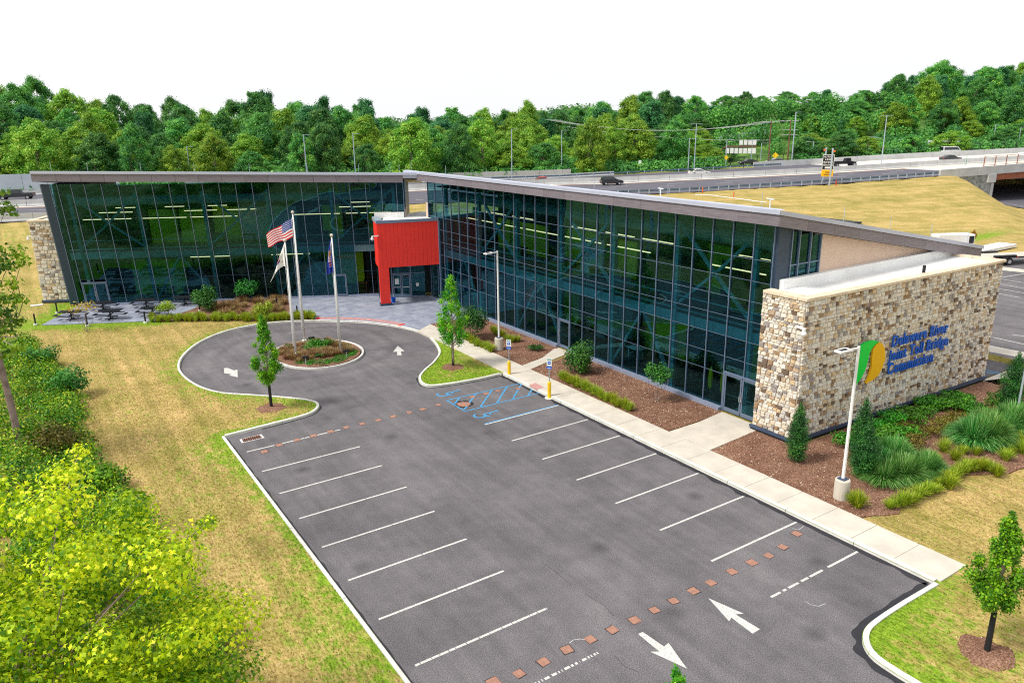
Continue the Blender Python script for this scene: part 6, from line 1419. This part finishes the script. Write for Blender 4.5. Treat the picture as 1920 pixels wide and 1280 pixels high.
for i, (u0, u1, z0, z1) in enumerate([(-.4+k*1.02, .42+k*1.02, 9.3, 10.5) for k in range(3, 7)]+[(-.4+k*1.02, .42+k*1.02, 7.2, 8.5) for k in range(0, 7)]):
    p0 = GP+VL*u0*1.05; p1 = GP+VL*u1*1.05; mb = MB(); mb.add([(*p0[:2], z0), (*p1[:2], z0), (*p1[:2], z1), (*p0[:2], z1)]+[(*(p0-VD*.1)[:2], z0), (*(p1-VD*.1)[:2], z0), (*(p1-VD*.1)[:2], z1), (*(p0-VD*.1)[:2], z1)], [(0, 1, 2, 3), (7, 6, 5, 4), (0, 4, 5, 1), (3, 2, 6, 7), (1, 5, 6, 2), (0, 3, 7, 4)]); mb.build('sign_panel', 'white', sb)
MB().bar(GP-VL*.5+VD*-.2+Vector((0, 0, 8.9)), GP+VL*7+VD*-.2+Vector((0, 0, 8.9)), .3, .4).build('gantry_beam', 'wood', sb); MB().tube(cat_rom([GP-VL*2.6+Vector((0, 0, 4)), GP-VL*2.2+Vector((0, 0, 7.2)), GP-VL*1.2+Vector((0, 0, 8.4)), GP-VL*.3+Vector((0, 0, 8.8))], 4), .16, 6).build('gantry_post', 'wood', sb)
def diamond(p, s, z, label):
    o = empty('warning_sign', (*p, z), label, 'sign'); c = Vector((*p, z)); MB().tube([(p[0], p[1], z-4), (p[0], p[1], z)], .06, 6).build('post', 'galv', o)
    P_ = [c+VL*s, c+Vector((0, 0, s)), c-VL*s, c-Vector((0, 0, s))]; MB().add([q_+VD*.1 for q_ in P_]+[q_+VD*.06 for q_ in P_], [(0, 1, 2, 3), (7, 6, 5, 4)]+[(i, 4+i, 4+(i+1) % 4, (i+1) % 4) for i in range(4)]).build('sign_plate', 'yellow', o)
diamond((139.5, 110.5), .55, 6.6, 'small orange diamond warning sign left of the sign gantry post'); diamond((150.2, 104.6), .75, 6.9, 'orange diamond warning sign beside the left utility pole')
sg2 = empty('overhead_sign', (196.6, 92.7, 6.1), 'pale cantilever sign arm seen from the side beyond the far parapet', 'sign'); MB().tube([(196.6, 92.7, 5), (196.6, 92.7, 9.3)], .22, 8).build('post', 'galv', sg2); MB().bar((196.6, 92.7, 9.2), (204.5, 86.5, 9.2), .5, .5).build('arm', 'white', sg2)
for q_, l in (((110.9, 128.5), 'small white roadside sign back near the middle of the far guardrail'), ((121.5, 121.5), 'tall narrow grey roadside sign among the bushes beyond the guardrail')):
    o = empty('road_sign', (*q_, 3.3), l, 'sign'); MB().tube([(*q_, 2.5), (*q_, 6.2)], .07, 6).build('post', 'galv', o); c = Vector((*q_, 5.8)); MB().bar(c-VL*.32, c+VL*.32, .05, .9).build('sign_plate', 'white', o)
# signal arm and hillside walls, house
for (x0, y0), (x1, y1), z0, z1, l in (((172, 142), (187, 134), 5.5, 10.8, 'pale stepped noise wall on the hillside behind the utility poles'), ((236, 134), (262, 118), 12.0, 15.0, 'pale stepped wall on the wooded hill below the brown roofed house'), ((283, 116), (310, 96), 13.5, 16.9, 'pale wall on the hill at the far right edge')):
    o = empty('noise_wall', (x0, y0, z0), l, 'wall'); n = 5
    for i in range(n):
        a = Vector((x0+(x1-x0)*i/n, y0+(y1-y0)*i/n)); b = Vector((x0+(x1-x0)*(i+1)/n, y0+(y1-y0)*(i+1)/n)); st = .35*i; z0_ = z0; MB().bar((*a, (z0_+z1+st)/2), (*(b-(b-a)*.01), (z0_+z1+st)/2), .3, z1+st-z0_).build('wall_panel', 'conc3', o)
h = empty('house', (252, 140, 14), 'house with a pale wall and reddish brown roof among trees on the right hill', 'house'); MB().box(246, 262, 137, 146, 12, 17.2).build('wall', 'stucco', h)
MB().add([(245, 136, 17.1), (263, 136, 17.1), (263, 147, 17.1), (245, 147, 17.1), (248, 141.5, 19.4), (260, 141.5, 19.4)], [(0, 1, 5, 4), (2, 3, 4, 5), (1, 2, 5), (3, 0, 4), (3, 2, 1, 0)]).build('roof', 'rust', h)
for k in range(3): MB().box(248+k*5, 250+k*5, 136.9, 137.0, 13.8, 15.6).build('window', 'carglass', h)
for i, (p, c_) in enumerate((((95.66,70.15), 'orange'), ((96.82,78.3), 'orange'), ((121.01,67.94), 'redlamp'))):
    z = ground(*p); tag(MB().box(p[0]-.06, p[0]+.06, p[1]-.06, p[1]+.06, z, z+1.2).build('marker_post', c_), ('slim orange marker post on the dry slope right above the roof', 'slim orange marker post at the near guardrail', 'red marker post beside the truck sign')[i], 'marker post')
tag(MB().tube([(168.5, 68.6, 5), (168.5, 68.6, 7.2)], .06, 5).build('mile_marker', 'green'), 'small green mile marker on the near side of the bridge deck', 'marker post')
# ------------------------------------------------------------------ vehicles
def car(kind, col, loc, rz, label, cat='car'):
    root = empty(kind, (0, 0, 0), label, cat); MT['c'+label[:9]] = m_ = simple('car_paint', col, .25, .02, 1, spec=.6)
    prof = {'suv': ([(-2.3, .45), (-2.32, .95), (-2.15, 1.05), (1.15, 1.08), (2.15, .92), (2.3, .7), (2.28, .38), (-2.2, .32)], [(-2.1, 1.05), (-1.95, 1.60), (-1.6, 1.70), (.25, 1.68), (1.15, 1.08)]),
            'sedan': ([(-2.35, .4), (-2.35, .85), (-2.1, .95), (1.1, .93), (2.1, .78), (2.3, .6), (2.28, .32), (-2.25, .28)], [(-1.85, .94), (-1.05, 1.38), (.2, 1.42), (1.15, .93)]),
            'pickup': ([(-2.95, .6), (-2.95, 1.12), (1.4, 1.15), (2.75, 1.08), (2.9, .8), (2.85, .5), (-2.85, .5)], [(-.95, 1.13), (-.8, 1.75), (-.3, 1.86), (.8, 1.84), (1.55, 1.14)]),
            'van': ([(-2.8, .5), (-2.8, 1.3), (1.9, 1.3), (2.6, 1.0), (2.75, .7), (2.7, .4), (-2.7, .4)], [(-2.78, 1.3), (-2.7, 2.2), (1.2, 2.2), (2.0, 1.28)])}[kind]
    W_ = .92 if kind != 'pickup' else 1.0
    def loft(P, w0, w1, z0, z1, nm, mat, y0=0):
        f = lambda z: w0+(w1-w0)*min(1, max(0, (z-z0)/(z1-z0))); mb = MB(); n = len(P); vs = [(x, -f(z), z) for x, z in P]+[(x, f(z), z) for x, z in P]
        return mb.add(vs, [tuple(range(n)), tuple(range(2*n-1, n-1, -1))]+[(i, i+n, (i+1) % n+n, (i+1) % n) for i in range(n)]).build(nm, mat, root, bevel=.05)
    b = loft(prof[0], W_, W_*.95, .7, 1.2, 'body', m_); c = loft(prof[1], W_*.90, W_*.72, 1.0, 1.8, 'cabin', m_)
    P = prof[1]; cx_ = sum(p[0] for p in P)/len(P); cz = sum(p[1] for p in P)/len(P); zt = max(p[1] for p in P); zb_ = min(p[1] for p in P)
    Pi = [(cx_+(x-cx_)*.92, min(zt-.09, max(zb_+.03, cz+(z-cz)*.92))) for x, z in P]; loft(Pi, W_*.905, W_*.735, 1.0, 1.8, 'side_window', 'carglass')
    fx = [(P[-1][0]+.015, P[-1][1]+.02), (P[-2][0]+.04, P[-2][1]-.06)]; bxx = [(P[0][0]-.015, P[0][1]+.03), (P[1][0]-.03, P[1][1]-.04)]
    for (a_, b_), nm in ((fx, 'windscreen'), (bxx, 'rear_window')): MB().add([(a_[0], -W_*.78, a_[1]), (a_[0], W_*.78, a_[1]), (b_[0], W_*.62, b_[1]), (b_[0], -W_*.62, b_[1]), (a_[0]-.06, -W_*.78, a_[1]), (a_[0]-.06, W_*.78, a_[1]), (b_[0]-.06, W_*.62, b_[1]), (b_[0]-.06, -W_*.62, b_[1])], [(0, 1, 2, 3), (7, 6, 5, 4), (0, 4, 5, 1), (1, 5, 6, 2), (2, 6, 7, 3), (3, 7, 4, 0)]).build(nm, 'carglass', root)
    xm, xM = min(p[0] for p in prof[0]), max(p[0] for p in prof[0]); r_ = .34 if kind != 'pickup' else .41
    for x in (xm+.95, xM-.88):
        for s in (-1, 1):
            wh = MB().tube([(x, s*(W_-.2), r_), (x, s*(W_+.02), r_)], r_, 18).build('wheel', 'rubber', root); MB().tube([(x, s*(W_-.1), r_), (x, s*(W_+.035), r_)], r_*.6, 12).build('rim', 'chrome', wh)
    for s in (-1, 1):
        MB().box(xm-.02, xm+.1, s*(W_-.16)-.12, s*(W_-.16)+.12, .72 if kind != 'pickup' else .85, .92 if kind != 'pickup' else 1.1).build('tail_light', 'redlamp', root); MB().box(xM-.22, xM-.02, s*(W_-.2)-.14, s*(W_-.2)+.14, .62, .76).build('headlight', 'white', root)
    if kind == 'pickup': MB().box(-2.88, -1.0, -.82, .82, 1.0, 1.155).build('truck_bed', 'black', root)
    root.location = loc; root.rotation_euler.z = rz; return root
AH = math.atan2(-.50, 1)
car('suv', (.012, .014, .022), (96.05, 102.3, 3.02), AH, 'black SUV driving right on the near carriageway behind the roof', 'car')
car('pickup', (.012, .013, .016), (-6.2, 152.5, 3.02), math.pi-.28, 'black pickup truck on the far carriageway at the left edge of the photo', 'truck')
car('sedan', (.045, .05, .05), (177.5, 76.6, 5.5), AH, 'dark grey sedan half hidden behind the median barrier on the bridge deck')
car('suv', (.75, .75, .75), (196.5, 68.2, 6.1), math.pi+AH, 'white SUV at the far right edge of the bridge deck')
car('sedan', (.76, .76, .74), (122.5, 103.2, 3.62), AH, 'white car whose roof shows above the median barrier')
car('sedan', (.6, .05, .05), (88.0, 114.8, 3.0), AH, 'red and white car almost hidden behind the slanted roof')
car('van', (.75, .75, .76), (193.0, 84.6, 6.0), AH, 'white van passing behind the far parapet at right', 'van')
car('sedan', (.03, .03, .035), (148.0, 110.9, 4.5), math.pi+AH, 'dark car behind the guardrail under the gantry sign')
car('sedan', (.25, .27, .30), (154.5, 107.8, 4.6), math.pi+AH, 'grey car behind the guardrail right of the utility pole')
hr = empty('vintage_car', (0, 0, 0), 'black open wheeled vintage hot rod on the far carriageway right of the truck sign', 'car')
MB().prism([(-1.5, -.5), (1.0, -.42), (1.9, -.28), (1.9, .28), (1.0, .42), (-1.5, .5)], .5, 1.0).build('body', 'black', hr, bevel=.04); MB().add([(-1.1, -.5, 1), (.1, -.48, 1), (-.1, -.42, 1.55), (-1.0, -.42, 1.58), (-1.1, .5, 1), (.1, .48, 1), (-.1, .42, 1.55), (-1.0, .42, 1.58)], [(0, 1, 2, 3), (7, 6, 5, 4), (1, 5, 6, 2), (2, 6, 7, 3), (3, 7, 4, 0)]).build('cabin', 'black', hr, bevel=.05)
MB().box(-.85, -.25, -.5, .5, 1.1, 1.42).build('side_window', 'carglass', hr); MB().box(-2.0, -1.2, -.72, .72, .75, .9).build('mudguard', 'black', hr, bevel=.05); MB().box(-2.1, -2.0, -.5, .5, .7, .85).build('tail_light', 'redlamp', hr)
for x, r_ in ((-1.55, .42), (1.75, .36)):
    for s in (-1, 1): wh = MB().tube([(x, s*.62, r_), (x, s*.84, r_)], r_, 18).build('wheel', 'rubber', hr); MB().tube([(x, s*.7, r_), (x, s*.86, r_)], r_*.55, 10).build('rim', 'chrome', wh)
hr.location = (154.3, 88.6, 4.72); hr.rotation_euler.z = math.pi+AH; hr.scale = (1.25,)*3
# trailers in the back lot
tr = empty('enclosed_trailer', (0, 0, 0), 'white enclosed trailer with a dark window behind the far end of the roof', 'trailer'); MB().box(-3.2, 3.2, -1.1, 1.1, .7, 2.7).build('body', 'white', tr, bevel=.1); MB().box(3.21, 3.24, -.9, .9, 1.2, 2.4).build('dark_panel', 'black', tr); MB().box(2.2, 3.05, -1.13, -1.10, 1.2, 2.4).build('dark_window', 'black', tr)
for x in (-.5, .5):
    for s in (-1, 1): MB().tube([(x, s*.95, .4), (x, s*1.2, .4)], .4, 14).build('wheel', 'rubber', tr)
tr.location = (87.62,29.1,0.15); tr.rotation_euler.z = -.52; tr.scale = (.72,)*3
ft = empty('flatbed_trailer', (0, 0, 0), 'long black flatbed trailer with twin wheels parked at the far side of the back lot', 'trailer')
MB().box(-7, 7, -1.2, 1.2, .78, .90).build('deck_frame', 'black', ft); 
for k in range(8): MB().box(-6.9, 6.9, -1.15+k*.29, -.89+k*.29, .905, .94).build('deck_plank', 'conc', ft)
for x in (-.5, .55):
    for s in (-1, 1): wh = MB().tube([(x, s*1.22, .42), (x, s*1.5, .42)], .42, 16).build('wheel', 'rubber', ft); MB().tube([(x, s*1.3, .42), (x, s*1.52, .42)], .22, 10).build('rim', 'chrome', wh)
for s in (-1, 1): MB().box(-1.3, 1.35, s*1.35-.2, s*1.35+.2, .95, 1.15).build('mudguard', 'black', ft, bevel=.05)
for k in range(12): MB().box(-6.8+k*1.2, -6.6+k*1.2, -1.215, -1.20, .80, .88).build('side_marker', 'redlamp' if k % 2 else 'white', ft)
MB().tube([(-6.6, -1.0, .95), (-5.4, -1.0, .95)], .35, 8).build('yellow_cover', 'yellow', ft); MB().box(-7.1, -6.9, -1.1, 1.1, .8, 1.3).build('tail_board', 'redlamp', ft)
ft.location = (82.22,21.6,0.15); ft.rotation_euler.z = -.42
tag(MB().box(87.5, 95.5, 25.2, 27.2, .2, .55).build('white_slab', 'white'), 'pale flat slab lying on the grass behind the flatbed trailer', 'slab')
t = young_tree(21, 3.2, 1.6, 'thin yellowing young tree on the slope behind the white trailer', 'l_autumn', dens=.35); t.location = (91.65,28.64,0.1); t.scale = (.7,)*3
